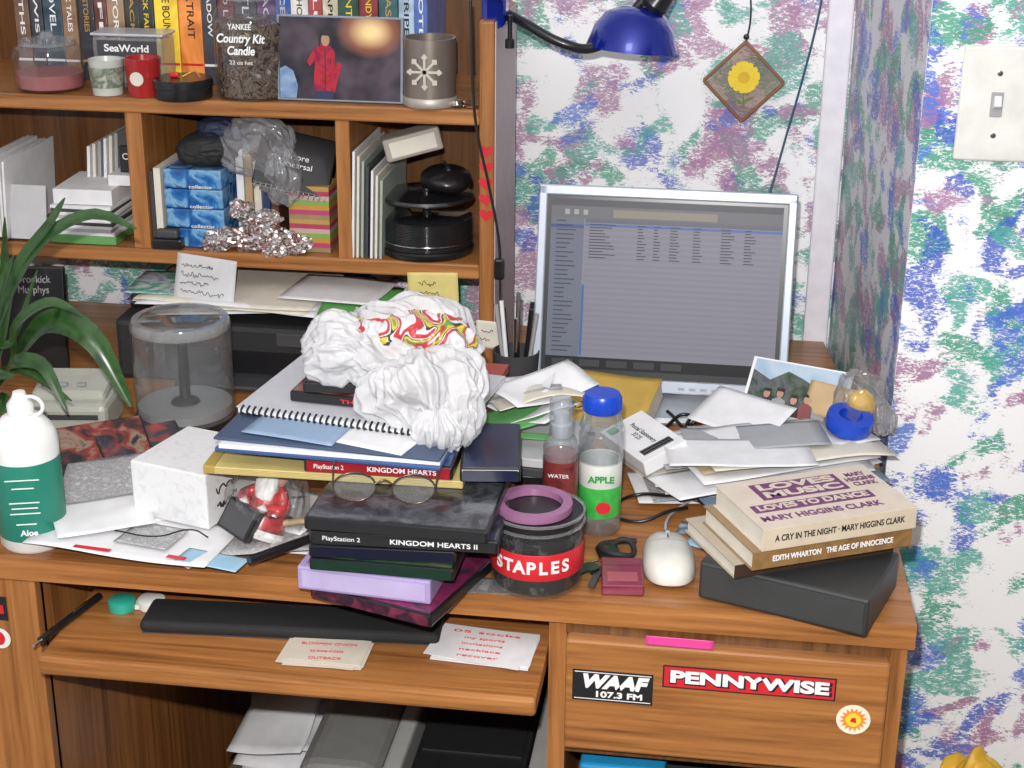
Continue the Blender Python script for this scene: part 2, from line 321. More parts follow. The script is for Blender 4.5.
lathe("shell_trinket",[(0,0),(.018,.004),(.02,.02),(.008,.04),(0,.042)],art("shells",[(.1,.08,.06),(.5,.42,.35),(.3,.2,.15)],80),g,(0,0,.004),seg=20)
g=G("white_votive_candle",(-.806,1.968,ZT)); lathe("cup",[(0,0),(.019,0),(.0225,.045),(.0205,.045),(.019,.038),(0,.038)],mat("votive_white",(.5,.52,.48),.3),g); lathe("label_band",[(.0207,.010),(.0229,.036)],art("votive_label",[(.45,.48,.42),(.10,.14,.08),(.5,.5,.45)],70,.5),g)
g=G("red_votive_candle",(-.758,1.970,ZT)); lathe("cup",[(0,0),(.020,0),(.0235,.048),(.021,.048),(.019,.040),(0,.040)],mat("votive_red",(.35,.02,.02),.2),g); poly("label",ell((.009,.009)),paper2,g,(0,-.0238,.024),(rad(94),0,0))
g=G("black_tin",(-.704,1.965,ZT)); lathe("tin",[(0,0),(.036,0),(.037,.002),(.037,.014),(.038,.015),(.038,.023),(.036,.025),(.0,.0245)],black,g); box("ornament",(.012,.008,.006),(-.01,.0,.028),red,g,bev=.002); tube("ornament_wire",[(.0,.0,.026),(.015,.005,.032),(.025,-.004,.027)],.0012,gold,g)
g=G("large_candle_jar",(-.618,1.99,ZT))
lathe("glass",[(0,.001),(.044,.001),(.048,.006),(.048,.10),(.044,.112),(.036,.118),(.037,.126)],clear,g)
lathe("contents",[(0,.003),(.0445,.004),(.0455,.095),(.03,.10),(0,.102)],art("potpourri",[(.006,.005,.004),(.02,.01,.008),(.16,.11,.07),(.012,.006,.006),(.35,.28,.22)],110),g)
lathe("lid",[(.036,.122),(.041,.124),(.041,.132),(.02,.14),(.012,.15),(.016,.16),(0,.165)],clear2,g)
text("label_name","YANKEE",(0,-.0492,.094),FR,white_ink,g,.010,.03,off=.0002); text("label_script","Country Kit\nCandle",(0,-.0492,.072),FR,white_ink,g,.015,.062,off=.0004,shear=.2); text("label_small","22 oz net",(0,-.0492,.050),FR,white_ink,g,.007,.03)
m,nt,b=new("printed_photo"); tcn=nt.nodes.new("ShaderNodeTexCoord"); mp=nt.nodes.new("ShaderNodeMapping"); mp.vector_type='POINT'
mp.inputs["Location"].default_value=(-.040*22,-.034*30,0); mp.inputs["Scale"].default_value=(22,30,22)
gr=nt.nodes.new("ShaderNodeTexGradient"); gr.gradient_type='SPHERICAL'; nt.links.new(tcn.outputs["Object"],mp.inputs["Vector"]); nt.links.new(mp.outputs[0],gr.inputs[0])
cr=nt.nodes.new("ShaderNodeValToRGB"); cr.color_ramp.elements[0].position=0; cr.color_ramp.elements[0].color=(.0,.0,.0,1); cr.color_ramp.elements[1].position=.85; cr.color_ramp.elements[1].color=(.85,.60,.25,1)
e=cr.color_ramp.elements.new(.35); e.color=(.22,.07,.02,1)
nt.links.new(gr.outputs["Fac"],cr.inputs["Fac"])
nz=nt.nodes.new("ShaderNodeTexNoise"); nz.inputs["Scale"].default_value=22; nt.links.new(tcn.outputs["Object"],nz.inputs["Vector"]); c2=nt.nodes.new("ShaderNodeValToRGB"); c2.color_ramp.elements[0].position=.35; c2.color_ramp.elements[0].color=(.018,.018,.028,1); c2.color_ramp.elements[1].position=.65; c2.color_ramp.elements[1].color=(.09,.07,.09,1); nt.links.new(nz.outputs["Fac"],c2.inputs["Fac"])
ad=nt.nodes.new("ShaderNodeMix"); ad.data_type='RGBA'; ad.blend_type='ADD'; ad.inputs["Factor"].default_value=1; nt.links.new(c2.outputs[0],ad.inputs["A"]); nt.links.new(cr.outputs[0],ad.inputs["B"]); nt.links.new(ad.outputs["Result"],b.inputs["Base Color"]); b.inputs["Roughness"].default_value=.25
pf=G("framed_photo",(-.499,1.965,ZT),(rad(90-6),0,0))
box("frame",(.162,.106,.006),(0,.054,-.003),mat("frame_glass",(.25,.30,.36),.15,coat=.5),pf,bev=.001)
box("print",(.156,.101,.0006),(0,.054,.0003),m,pf)
poly("red_jacket",[(-.032,.012),(-.006,.012),(-.002,.03),(.004,.046),(-.001,.050),(-.006,.044),(-.006,.062),(-.012,.070),(-.024,.072),(-.034,.064),(-.042,.050),(-.038,.044),(-.031,.052),(-.033,.03)],art("jacket",[(.25,.01,.02),(.45,.03,.05),(.20,.01,.06)],60),pf,(0,0,.001))
poly("face",[(-.018+.0055*math.cos(i*.4),.077+.0075*math.sin(i*.4)) for i in range(16)],mat("skin_print",(.42,.24,.16),.4),pf,(0,0,.0015))
poly("hair",[(-.026,.066),(-.027,.086),(-.018,.091),(-.010,.087),(-.009,.068),(-.0125,.082),(-.0225,.083)],ink,pf,(0,0,.002))
poly("trousers",[(-.031,.004),(-.008,.004),(-.007,.014),(-.032,.014)],mat("dark_blue",(.02,.03,.08),.4),pf,(0,0,.0013))
poly("jacket_zip",[(-.019,.014),(-.018,.014),(-.018,.068),(-.019,.068)],ink,pf,(0,0,.0016))
poly("blue_coat",[(-.077,.004),(-.056,.004),(-.054,.02),(-.060,.038),(-.070,.044),(-.077,.04)],art("ice_blue",[(.12,.2,.4),(.3,.42,.6)],50),pf,(0,0,.001))
g=G("snowflake_candle_holder",(-.385,1.975,ZT)); lathe("cup",[(0,0),(.030,0),(.033,.003),(.033,.084),(.030,.084),(.030,.006),(0,.006)],mat("pewter",(.26,.22,.19),.35,.6),g)
lathe("lower_rim",[(.033,.0),(.0345,.002),(.0345,.010),(.033,.012)],mat("rim_rough",(.5,.45,.4),.5,.5),g)
snow=mat("snow_metal",(.6,.55,.48),.4,.3)
for i in range(4):
    a=i*math.pi/4; box("flake_bar_%d"%i,(.044*(1 if i%2==0 else .8),.001,.003),(0,-.0345,.046),snow,g,(0,a,0))
for i in range(8):
    a=i*math.pi/4; box("flake_tip_%d"%i,(.006,.001,.006),(.018*math.cos(a),-.0342,.046+.018*math.sin(a)),snow,g,(0,a+.78,0))
g=G("loose_coins",(-.338,1.962,ZT))
for i in range(9): lathe("coin_%d"%i,[(0,0),(.009,0),(.009,.0015),(0,.0015)],[steel,mat("copper",(.45,.2,.1),.35,.9)][i%2],g,(.026*random.random()-.014,.02*random.random()-.002,.0016*i*.5),seg=20)
# ------------------------------------------------------------ compartments
ZC=.9155
g=G("stack_of_papers_and_discs",(-.90,2.03,ZC))
for i in range(8): box("upright_paper_%d"%i,(.003,.16,.095+.012*random.random()),(-.090+.005*i,.0,.056),paper,g,(0,rad(-4+i),0))
box("leaning_envelope",(.050,.003,.072),(-.03,-.065,.038),mat("env_grey",(.5,.5,.52),.6),g,(rad(-10),0,0))
box("green_case",(.09,.12,.012),(.048,-.015,.006),mat("green_case",(.12,.33,.10),.3),g,bev=.001)
for i in range(9): box("paper_layer_%d"%i,(.085,.11,.0042),(.048+.003*random.uniform(-1,1),-.02,.0145+i*.0044),[paper,mat("disc_case",(.42,.44,.47),.2),paper,dgrey][i%4],g,(0,0,.04*random.uniform(-1,1)))
box("upper_box",(.080,.10,.020),(.048,-.02,.063),paper,g,(0,0,.03)); 
for i in range(6): box("back_folder_%d"%i,(.004,.12,.11+.004*i),(.03+.008*i,.06,.060+.002*i),[paper,paper2,grey][i%3],g,(0,rad(4),0))
box("small_black_box",(.022,.01,.035),(.098,-.02,.105),black,g); box("case_under_black",(.03,.08,.014),(.09,.0,.080),paper,g); text("box_mark","CE",(.098,-.0256,.109),FR,white_ink,g,.012)
g=G("blue_card_boxes",(-.70,2.0,ZC))
bm_=art("blue_boxes",[(.01,.05,.22),(.02,.15,.42),(.2,.4,.6),(.015,.09,.3)],45)
for i in range(4): box("box_%d"%i,(.078,.075,.025),(0.002*(i%2),0,.0135+i*.0265),bm_,g,(0,0,.03*(i%3-1)),bev=.0015)
for i in range(3): text("caption_%d"%i,"collector",(.012,-.0385,.03+i*.0265),FR,white_ink,g,.007,.032)
box("upright_case",(.009,.12,.105),(-.046,.02,.054),paper2,g); box("upright_case_b",(.005,.12,.10),(-.054,.02,.052),dgrey,g)
g=G("black_gadget_pouch",(-.685,1.99,ZC+.1095)); crumple("pouch",(.042,.035,.022),(0,0,.02),blackm,g,amp=.25,seed=2,sub=5); crumple("pouch_upper",(.035,.03,.018),(.02,.01,.044),mat("navy",(.012,.018,.05),.6),g,amp=.25,seed=3,sub=5)
g=G("small_black_speaker_box",(-.735,1.965,ZC)); box("body",(.04,.035,.014),(0,0,.007),black,g,bev=.002); box("top",(.03,.03,.012),(0,0,.020),dgrey,g,bev=.003)
g=G("upright_paperbacks",(-.630,2.05,ZC))
for i in range(5): box("paperback_%d"%i,(.010,.13,.13-.008*i),(-.012+.0115*i,0,.065-.004*i),[paper,mat("tanb",(.4,.28,.16),.5),paper2,mat("navy2",(.03,.05,.15),.4),mat("brown2",(.12,.05,.03),.4)][i],g,(0,0,0),bev=.001)
g=G("spiral_notebook",(-.566,1.985,ZC+.116),(rad(58),rad(14),rad(14))); box("cover",(.10,.080,.006),(0,0,0),black,g,bev=.002); text("cover_text","Encore\nRehearsal",(.0,.0,.0035),(0,0,0),white_ink,g,.011,.045)
box("paper_block",(.098,.077,.008),(0,0,-.007),paper,g)
for i in range(14): tube("coil_%d"%i,[(-.045+i*.007,-.038,.005),(-.045+i*.007,-.045,0),(-.045+i*.007,-.038,-.012)],.0008,steel,g)
g=G("clear_plastic_bag",(-.612,1.985,ZC+.132)); gathered("film",(.046,.03,.040),(0,0,0),film,g,axis=(.7,-.2,-.7),seed=5,sub=6,amp=.22); gathered("film_tail",(.025,.02,.032),(.030,-.012,-.032),film,g,axis=(0,0,1),seed=6,sub=5,amp=.25)
g=G("striped_gift_box",(-.546,1.995,ZC))
sc=[(.3,.22,.12),(.45,.06,.15),(.5,.26,.05),(.22,.36,.08),(.5,.36,.34),(.40,.05,.10),(.45,.28,.08)]
for i in range(14): box("stripe_%d"%i,(.054,.05,.0062),(0,0,.0032+i*.0063),mat("stripe%d"%(i%7),sc[i%7],.4),g)
g=G("crumpled_foil_wrap",(-.62,1.965,ZC)); 
for i,(dx,r0,zz) in enumerate([(-.045,.018,0),(-.01,.022,0),(.03,.020,.0),(.055,.018,0),(.01,.018,.03),(-.015,.014,.045)]): crumple("foil_%d"%i,(r0*1.1,.018,r0*.75),(dx,0,r0*.7+zz),art("foil%d"%i,[(.10,.06,.05),(.8,.8,.8),(.25,.08,.06),(.9,.9,.92),(.4,.35,.3)],70,.22,metal=.75),g,amp=.9,seed=10+i,sub=4,freq=2.4,smooth=False)
g=G("upright_folders",(-.457,2.04,ZC))
for i in range(7): box("folder_%d"%i,(.003,.15,.14-.006*i),(-.026+.006*i,-.01,.07-.003*i),[paper,paper2,mat("gfold",(.35,.4,.35),.5),dgrey][i%4],g,(0,rad(2),0))
g=G("disc_spindle",(-.397,2.008,ZC))
lathe("base",[(0,0),(.060,0),(.062,.003),(.062,.008),(.0600,.010),(0,.0101)],black,g)
dk_=mat("disc_black",(.015,.015,.018),.15,coat=.8)
lathe("discs",[(.008,.011)]+[(r_,.011+k*.0022+dz) for k in range(17) for r_,dz in ((.0597,0),(.0600,.0008),(.0590,.0016))]+[(.008,.0490)],dk_,g)
lathe("silver_disc_edges",[(.0601,.018),(.0603,.0186),(.0601,.0192)],steel,g)
lathe("post",[(0,.009),(.006,.009),(.006,.085),(0,.086)],black,g)
lathe("top_disc",[(.007,.072),(.0600,.071),(.062,.0735),(.060,.077),(.02,.079),(.0,.079)],dk_,g)
g=G("wireless_mouse",(-.372,2.015,ZC+.0795),(0,0,.3)); blob("body",(.034,.045,.018),(0,0,.016),black,g,amp=.06,sub=4); box("strip",(.004,.05,.002),(0,0,.033),dgrey,g)
g=G("grey_card_box",(-.412,2.01,ZC+.128),(0,rad(-14),rad(15))); box("carton",(.075,.04,.030),(0,0,.016),mat("card_grey",(.38,.33,.29),.6),g,bev=.003); box("label",(.06,.0005,.02),(0,-.0205,.016),paper2,g)
# ------------------------------------------------------------ lamp
L=G("desk_lamp",(-.009,0,.004))
bl=mat("lamp_blue",(.006,.02,.30),.16,.5,coat=.8)
hd=(-.128,2.03,1.183)
lathe("shade",[(.0,.050),(.018,.049),(.038,.040),(.050,.022),(.0575,.0),(.0585,-.004),(.056,-.004),(.048,.018),(.036,.034),(.0,.044)],bl,L,hd,(rad(-4),rad(4),0))
lathe("bulb",[(0,-.004),(.015,.002),(.02,.015),(.012,.03),(0,.035)],mat("bulb",(.35,.35,.33),.3),L,hd)
lathe("socket_cap",[(0,.028),(.015,.024),(.019,.0),(.014,-.008),(0,-.008)],black,L,(hd[0]+.026,hd[1],hd[2]+.052),(0,rad(35),0),seg=20)
tube("gooseneck",[(-.30,2.02,1.228),(-.26,2.0,1.212),(-.21,1.99,1.190),(-.175,2.0,1.184),(-.150,2.01,1.200),(-.118,2.03,1.238)],.0062,black,L)
box("clamp_body",(.030,.04,.055),(-.295,1.985,1.235),bl,L,bev=.008); lathe("clamp_screw",[(0,-.03),(.006,-.03),(.006,-.02),(.003,-.018),(.003,.01),(0,.01)],black,L,(-.275,1.975,1.215),seg=16)
lathe("joint",[(0,0),(.014,.0),(.015,.01),(.011,.02),(0,.02)],bl,L,(-.288,1.965,1.258),(rad(90),0,0),seg=24)
# ------------------------------------------------------------ suncatcher
s=G("pressed_flower_suncatcher",(.005,YW-.024,1.118),FR)
H=.052
frm=mat("copper_foil",(.28,.13,.07),.35,.7)
poly("glass_pane",[(0,-H),(H,0),(0,H),(-H,0)],clearmat("pane",(.88,.82,.78),.16,.3,.05,(.55,.48,.44)),s,th=.003)
dm=[(0,-H-.002),(H+.002,0),(0,H+.002),(-H-.002,0)]
for i in range(4):
    a=Vector(dm[i]);b=Vector(dm[(i+1)%4]); c0=(a+b)/2; v=b-a; box("frame_%d"%i,(v.length,.004,.006),(c0.x,c0.y,.0015),frm,s,(0,0,math.atan2(v.y,v.x)),bev=.001)
for i in range(18):
    a=2*math.pi*i/18; poly("petal_%d"%i,[(.006,-.003),(.016,-.005),(.0215,-.0025),(.0215,.0025),(.016,.005),(.006,.003)],mat("petal",(.80,.58,.02),.5),s,(0,.006,.0032+.0002*(i%3)),(0,0,a+.1*math.sin(i*5)))
poly("flower_centre",ell((.008,.008)),mat("centre",(.68,.42,.01),.6),s,(0,.006,.0042))
sg=mat("stemg",(.12,.2,.05),.6)
poly("stem",[(-.001,-.012),(.001,-.012),(.003,-.036),(.001,-.038)],sg,s,(0,0,.0032)); poly("leaf_a",[(0,-.028),(.014,-.022),(.016,-.019),(.004,-.023)],sg,s,(0,0,.0032)); poly("leaf_b",[(0,-.030),(-.012,-.025),(-.013,-.022),(-.003,-.025)],sg,s,(0,0,.0032))
tube("hanging_wire",[(0,H,.002),(.004,H+.03,.002),(0,H+.09,.0),(.002,H+.25,0)],.0012,black,s)
lathe("hook_knot",[(0,-.004),(.004,0),(0,.004)],black,s,(0,H+.008,.002),seg=12)
w=G("wall_cable"); tube("cable",[(.110,YW-.018,1.35),(.100,YW-.018,1.22),(.083,YW-.018,1.12),(.062,YW-.02,1.02),(.045,YW-.03,.93),(.04,YW-.05,.80)],.0016,mat("cable_blue",(.03,.09,.15),.4),w)
s=G("light_switch",(.278,1.7995,1.174),FR); wp=art("switch_ivory",[(.66,.66,.62),(.74,.74,.70),(.80,.80,.77)],25,.35)
box("plate",(.080,.126,.007),(0,0,.003),wp,s,bev=.004,seg=3); box("toggle_frame",(.013,.027,.002),(0,0,.007),grey,s,bev=.0008); box("toggle",(.008,.012,.012),(0,.003,.011),white,s,(rad(-25),0,0),bev=.001)
for k in (-.034,.034): lathe("screw_%d"%(k>0),[(0,.0),(.003,0),(.003,.001),(0,.0015)],steel,s,(0,k,.0065),seg=12)
# ------------------------------------------------------------ monitor
mo=G("computer_monitor",(-.081,1.93,.898)); 
tl=E("panel_assembly",mo,(0,0,0),(rad(90-13.6),0,0))
W,Hh=.322,.256
bzs=mat("bezel_silver",(.38,.42,.49),.38,.3)
box("back_shell",(W-.004,Hh-.004,.02),(0,0,-.014),silver,tl,bev=.006); box("rear_bulge",(.22,.17,.03),(0,-.01,-.035),grey,tl,bev=.012)
bx=.0115
box("bezel_top",(W,bx+.002,.012),(0,Hh/2-bx/2,0),bzs,tl,bev=.002); box("bezel_bottom",(W,.016,.012),(0,-Hh/2+.008,0),bzs,tl,bev=.002)
box("bezel_left",(bx,Hh,.012),(-W/2+bx/2,0,0),bzs,tl,bev=.002); box("bezel_right",(bx,Hh,.012),(W/2-bx/2,0,0),bzs,tl,bev=.002)
box("bezel_inner",(W-2*bx+.001,Hh-.026,.003),(0,.002,0),black,tl)
for i in range(4): box("osd_button_%d"%i,(.008,.003,.002),(.03+.014*i,-Hh/2+.007,.0062),grey,tl)
def scr(name,c,e=.30): return mat(name,c,.4,emit=e,var=0,spec=.15)
sw,sh=.289,.214; y0=.0045
def R(name,rs,m,z): return rects(name,[((a-.5)*sw,(.5-b)*sh+y0,(c-.5)*sw,(.5-d2)*sh+y0) for a,b,c,d2 in rs],m,tl,(0,0,z),th=.0002)
R("screen",[(0,0,1,1)],scr("scr_bg",(.17,.165,.20)),.0017)
R("menu_bar",[(0,0,1,.04)],scr("scr_menu",(.07,.07,.08)),.0020)
R("toolbar",[(0,.04,1,.11)],scr("scr_tool",(.11,.11,.12)),.0020)
R("now_playing",[(.27,.055,.72,.10)],scr("scr_now",(.18,.17,.14)),.0023)
R("sidebar",[(0,.11,.145,.93)],scr("scr_side",(.11,.12,.155)),.0020)
R("sidebar_highlight",[(0,.15,.145,.17)],scr("scr_hl",(.05,.07,.18)),.0023)
R("column_header",[(.15,.11,1,.135)],scr("scr_col",(.09,.095,.12)),.0020)
R("selected_row",[(.15,.14,1,.155)],scr("scr_sel",(.07,.11,.26)),.0023)
R("row_stripes",[(.15,.165+i*.034,1,.182+i*.034) for i in range(22)],scr("scr_str",(.155,.155,.19)),.0020)
R("scroll_bar",[(.147,.5,.157,.92)],scr("scr_scroll",(.04,.10,.24)),.0025)
R("status_bar",[(0,.93,1,1)],scr("scr_stat",(.015,.015,.018),.1),.0021)
R("transport_buttons",[(.06+.04*i,.06,.08+.04*i,.09) for i in range(3)],scr("scr_btn",(.25,.25,.27)),.0026)
rr=[]
for i in range(12):
    yy=.142+i*.0175
    for cx,wd in [(.17,.12),(.38,.04),(.45,.03),(.52,.05),(.62,.05),(.74,.06),(.84,.05)]: rr.append((cx,yy,cx+wd*random.uniform(.5,1),yy+.005))
for i in range(30):
    yy=.125+i*.0265; rr.append((.025,yy,.025+.09*random.uniform(.4,1),yy+.006))
R("text_lines",rr,scr("scr_txt",(.04,.04,.055),.2),.0027)
R("task_items",[(.03+.12*i,.945,.12+.12*i,.985) for i in range(5)],scr("scr_task",(.04,.04,.045),.2),.0025)
box("neck",(.06,.03,.12),(0,.055,-.075),silver,mo,(rad(-10),0,0),bev=.008)
lathe("foot",[(0,0),(.095,0),(.10,.004),(.095,.009),(.04,.014),(0,.015)],silver,mo,(.005,.0,-.1475),scale=(1,.85))
# ------------------------------------------------------------ printer & back-left of desk
p=G("inkjet_printer",(-.645,2.02,.75))
box("body",(.30,.25,.084),(0,0,.042),blackm,p,bev=.008); box("lid",(.29,.20,.012),(0,.02,.090),black,p,bev=.005); box("output_slot",(.22,.004,.03),(0,-.126,.035),black,p); box("output_tray",(.20,.04,.006),(.04,-.14,.010),dgrey,p,bev=.002); box("control_panel",(.06,.004,.018),(.10,-.126,.068),dgrey,p,bev=.001)
g=G("pile_of_papers",(-.60,1.99,.848))
for i in range(6): sheet("sheet_%d"%i,.24,.17,(-.03+.03*random.uniform(-1,1),-.01,.001+i*.002),.25*random.uniform(-1,1),[paper,paper2][i%2],g,.004,i)
sheet("green_sheet",.10,.13,(.13,-.06,.013),.1,mat("green_sheet",(.12,.42,.10),.5),g,.002,9)
sheet("white_sheet",.13,.11,(.09,-.02,.016),-.12,paper,g,.004,11); sheet("painted_card",.12,.10,(-.13,-.02,.014),.05,art("painted_card",[(.7,.7,.72),(.05,.35,.25),(.7,.7,.72),(.1,.15,.5)],30),g,.003,12)
g=G("band_sticker_case",(-.912,1.90,.75),(rad(-8),0,rad(8))); box("case",(.09,.012,.143),(0,0,.072),black,g,bev=.002); text("label","Dropkick\nMurphys",(.005,-.0068,.120),FR,grey,g,.014,.045)
g=G("beige_phone_base",(-.785,1.73,.75),(0,0,rad(8))); bei=mat("beige_plastic",(.42,.43,.37),.4)
box("base",(.10,.09,.045),(0,0,.0225),bei,g,bev=.008); box("upper_deck",(.09,.07,.018),(0,.008,.050),bei,g,(rad(8),0,0),bev=.007); box("slot",(.06,.004,.006),(.01,-.045,.03),dgrey,g)
for i in range(3): box("button_%d"%i,(.010,.006,.003),(-.03+.022*i,-.01,.0595),grey,g)
g=G("disc_cake_box",(-.656,1.766,.75))
lathe("base",[(0,0),(.058,0),(.062,.003),(.062,.012),(.057,.015),(0,.015)],black,g)
lathe("discs",[(.008,.016),(.0575,.016),(.0575,.026),(.008,.026)],mat("disc_silver",(.40,.42,.43),.3,.4),g)
lathe("hub",[(0,.027),(.018,.027),(.016,.030),(.007,.034),(.006,.11),(0,.112)],black,g)
lathe("cover",[(.0605,.012),(.0605,.120),(.059,.132),(.054,.136),(.0,.136)],clearmat("cake_clear",(.94,.95,.96),.10,.5,.07,(.6,.62,.63)),g)
lathe("cover_rim",[(.0605,.124),(.0612,.128),(.058,.1365),(.050,.1365)],clearmat("cake_rim",(.8,.8,.8),.3,.5,.1,(.65,.67,.67)),g)
# plant
pl=G("potted_plant",(-.835,1.60,.75)); lathe("pot",[(0,0),(.030,0),(.040,.065),(.043,.065),(.043,.078),(.038,.078),(.036,.068),(0,.068)],mat("terracotta",(.2,.08,.04),.7),pl)
lathe("soil",[(0,.069),(.036,.069)],mat("soil",(.03,.02,.012),.9),pl)
leafm=art("leaf_green",[(.008,.030,.007),(.030,.085,.018),(.015,.048,.010)],35,.28)
def leaf(name,pts,w,p):
    pts=[Vector(q) for q in pts]; N=18; bm=bmesh.new(); rows=[]
    def at(t):
        t=t*(len(pts)-1); i=min(int(t),len(pts)-2); f=t-i
        P0=pts[max(i-1,0)];P1=pts[i];P2=pts[i+1];P3=pts[min(i+2,len(pts)-1)]
        return .5*((2*P1)+(P2-P0)*f+(2*P0-5*P1+4*P2-P3)*f*f+(3*P1-P0-3*P2+P3)*f**3)
    for k in range(N+1):
        t=k/N; c0=at(t); tg=(at(min(1,t+.02))-at(max(0,t-.02))).normalized()
        sd=tg.cross(Vector((0,-.75,.65))).normalized(); up=sd.cross(tg).normalized()
        ww=w*max(.12,(math.sin(math.pi*min(1,max(0,(t-.15)/.85)))**.7))
        rows.append([bm.verts.new(c0+sd*ww*s0+up*ww*.35*abs(s0)) for s0 in (-1,-.5,0,.5,1)])
    for a,b in zip(rows,rows[1:]):
        for i in range(4): bm.faces.new((a[i],a[i+1],b[i+1],b[i]))
    return fin(bm,name,leafm,p,(0,0,0),(0,0,0),True)
o=(.0,0,.07)
LV=[([o,(.03,-.01,.17),(.09,-.02,.27),(.16,-.03,.315),(.215,-.04,.305)],.008),([o,(.03,0,.15),(.06,-.01,.24),(.11,-.02,.30),(.13,-.02,.33)],.007),([o,(.06,-.02,.15),(.11,-.04,.195),(.165,-.06,.185),(.205,-.07,.115)],.015),
([o,(.02,-.02,.16),(.005,-.04,.24),(-.02,-.06,.29)],.009),([o,(.04,-.02,.12),(.07,-.05,.15),(.11,-.07,.155),(.14,-.09,.115)],.009),([o,(.03,-.03,.09),(.05,-.05,.10),(.08,-.07,.07)],.010),
([o,(.02,.02,.16),(.035,.02,.24),(.05,.0,.30)],.006),([o,(.05,-.02,.14),(.07,-.04,.19),(.12,-.06,.225),(.16,-.07,.215)],.007),([o,(.015,-.03,.12),(.03,-.05,.17),(.055,-.07,.205)],.009),([o,(.0,-.02,.10),(-.01,-.05,.15),(.005,-.09,.17)],.010),([o,(.03,-.03,.09),(.055,-.05,.095),(.085,-.06,.04)],.007),
([o,(.02,-.03,.10),(.045,-.06,.135),(.08,-.08,.145)],.008),([o,(.01,-.03,.09),(.02,-.06,.10),(.025,-.09,.06)],.010),([o,(.02,-.01,.14),(.01,-.03,.20),(.03,-.05,.24)],.008),([o,(.02,-.01,.11),(.06,-.02,.13),(.12,-.03,.10)],.006),([o,(.02,-.02,.13),(.05,-.03,.22),(.075,-.04,.27)],.007),([o,(.03,-.02,.15),(.06,-.03,.17),(.10,-.04,.255)],.005)]
for i,(q,w0) in enumerate(LV): leaf("leaf_%d"%i,q,w0,pl)
case("video_game_case",(-.700,1.600,.775),rad(34),art("c_dark1",[(.01,.01,.01),(.03,.02,.02),(.22,.03,.02),(.25,.18,.13),(.02,.02,.02)],40),ink,"","ROCKIT",size=(.11,.075,.014),tilt=rad(26),tc=red)
case("video_game_case",(-.655,1.615,.768),rad(40),art("c_dark2",[(.01,.01,.01),(.03,.03,.04),(.3,.04,.03)],35,seed=3),red,"","ROCKET",size=(.10,.07,.014),tilt=rad(24))
g=G("lotion_bottle",(-.705,1.425,.75)); 
lathe("bottle",[(0,0),(.031,0),(.034,.004),(.034,.116),(.031,.128),(.020,.141),(.012,.145),(0,.145)],white,g)
lathe("label",[(.0343,.014),(.0346,.015),(.0346,.098),(.0343,.099)],mat("label_green",(.015,.20,.14),.4),g)
for i,(zz,w0) in enumerate([(.085,.034),(.076,.022),(.06,.03),(.054,.026),(.048,.03),(.036,.02)]): rects("label_line_%d"%i,[(-w0/2,-.0006,w0/2,.0006)],white_ink,g,(.010,-.0347,zz),(rad(90),0,rad(17)))
text("label_brand","Aloe",(.012,-.0346,.026),(rad(90),0,rad(18)),white_ink,g,.009,off=.0002)
lathe("cap",[(.012,.145),(.0135,.145),(.0135,.155),(.008,.162),(.006,.168),(0,.169)],white,g,seg=24)
tube("cap_ring",[(.012*math.cos(a)+.012,0,.153+.010*math.sin(a)) for a in [i*math.pi/5 for i in range(10)]],.002,white,g,cyc=True)
g=G("loose_papers",(-.56,1.47,.7505))
news=art("newsprint_txt",[(.50,.50,.50),(.28,.28,.29),(.55,.55,.55)],160,.8)
for i in range(14):
    sheet("sheet_%d"%i,random.uniform(.13,.2),random.uniform(.09,.14),(random.uniform(-.08,.09),random.uniform(-.02,.05),.0005+i*.0013),random.uniform(-.6,.6),[paper,paper,paper2,news][i%4],g,.004,i+20)
sheet("front_sheet",.20,.10,(-.03,-.055,.018),rad(-6),paper,g,.004,50); sheet("corner_sheet",.10,.08,(-.075,-.03,.022),rad(30),paper,g,.01,54); sheet("red_print",.04,.006,(-.06,-.095,.0215),rad(-6),red,g,.001,51); sheet("red_print_b",.02,.006,(.03,-.10,.0215),rad(-8),red,g,.001,52)
sheet("light_blue_card",.07,.03,(.065,-.095,.018),rad(-12),mat("card_blue",(.3,.5,.65),.5),g,.002,53); sheet("printed_column",.06,.05,(-.01,-.06,.0222),rad(-10),news,g,.002,58)
sheet("newspaper",.14,.12,(-.08,.06,.024),.3,news,g,.01,7); tube("black_wire",[(-.05,-.06,.026),(0,-.07,.028),(.03,-.05,.028),(.05,-.06,.026)],.0008,ink,g)
g=G("white_carton",(-.548,1.497,.772),(0,0,rad(-16))); sty=art("styro",[(.60,.60,.62),(.70,.70,.71),(.66,.66,.67)],90,.7)
box("carton",(.094,.105,.062),(0,0,.031),sty,g,bev=.002); scribble("pen_writing",.06,.035,2,(.0475,-.005,.030),(rad(90),0,rad(90)),ink,g,9,.0008)
g=G("santa_figurine",(-.468,1.44,.768),(rad(-28),rad(8),rad(-22))); sr=art("santa_red",[(.3,.01,.015),(.55,.03,.03),(.2,.01,.01)],60)
lathe("robe",[(0,0),(.026,0),(.027,.008),(.021,.035),(.013,.055),(0,.058)],sr,g,seg=28)
lathe("fur_hem",[(.026,-.001),(.030,.004),(.026,.010)],white,g,seg=28); blob("beard",(.013,.008,.017),(0,-.014,.050),white,g,amp=.3,sub=3,seed=1)
lathe("head",[(0,-.013),(.009,-.009),(.013,0),(.009,.009),(0,.013)],mat("skin",(.6,.35,.25),.5),g,(0,-.002,.064),seg=20); lathe("hat",[(.0145,0),(.0145,.006),(.008,.018),(.002,.03),(0,.031)],sr,g,(0,0,.070),(rad(10),0,0),seg=20); lathe("hat_fur",[(.013,0),(.016,.002),(.016,.006),(.013,.008)],white,g,(0,0,.068),seg=20)
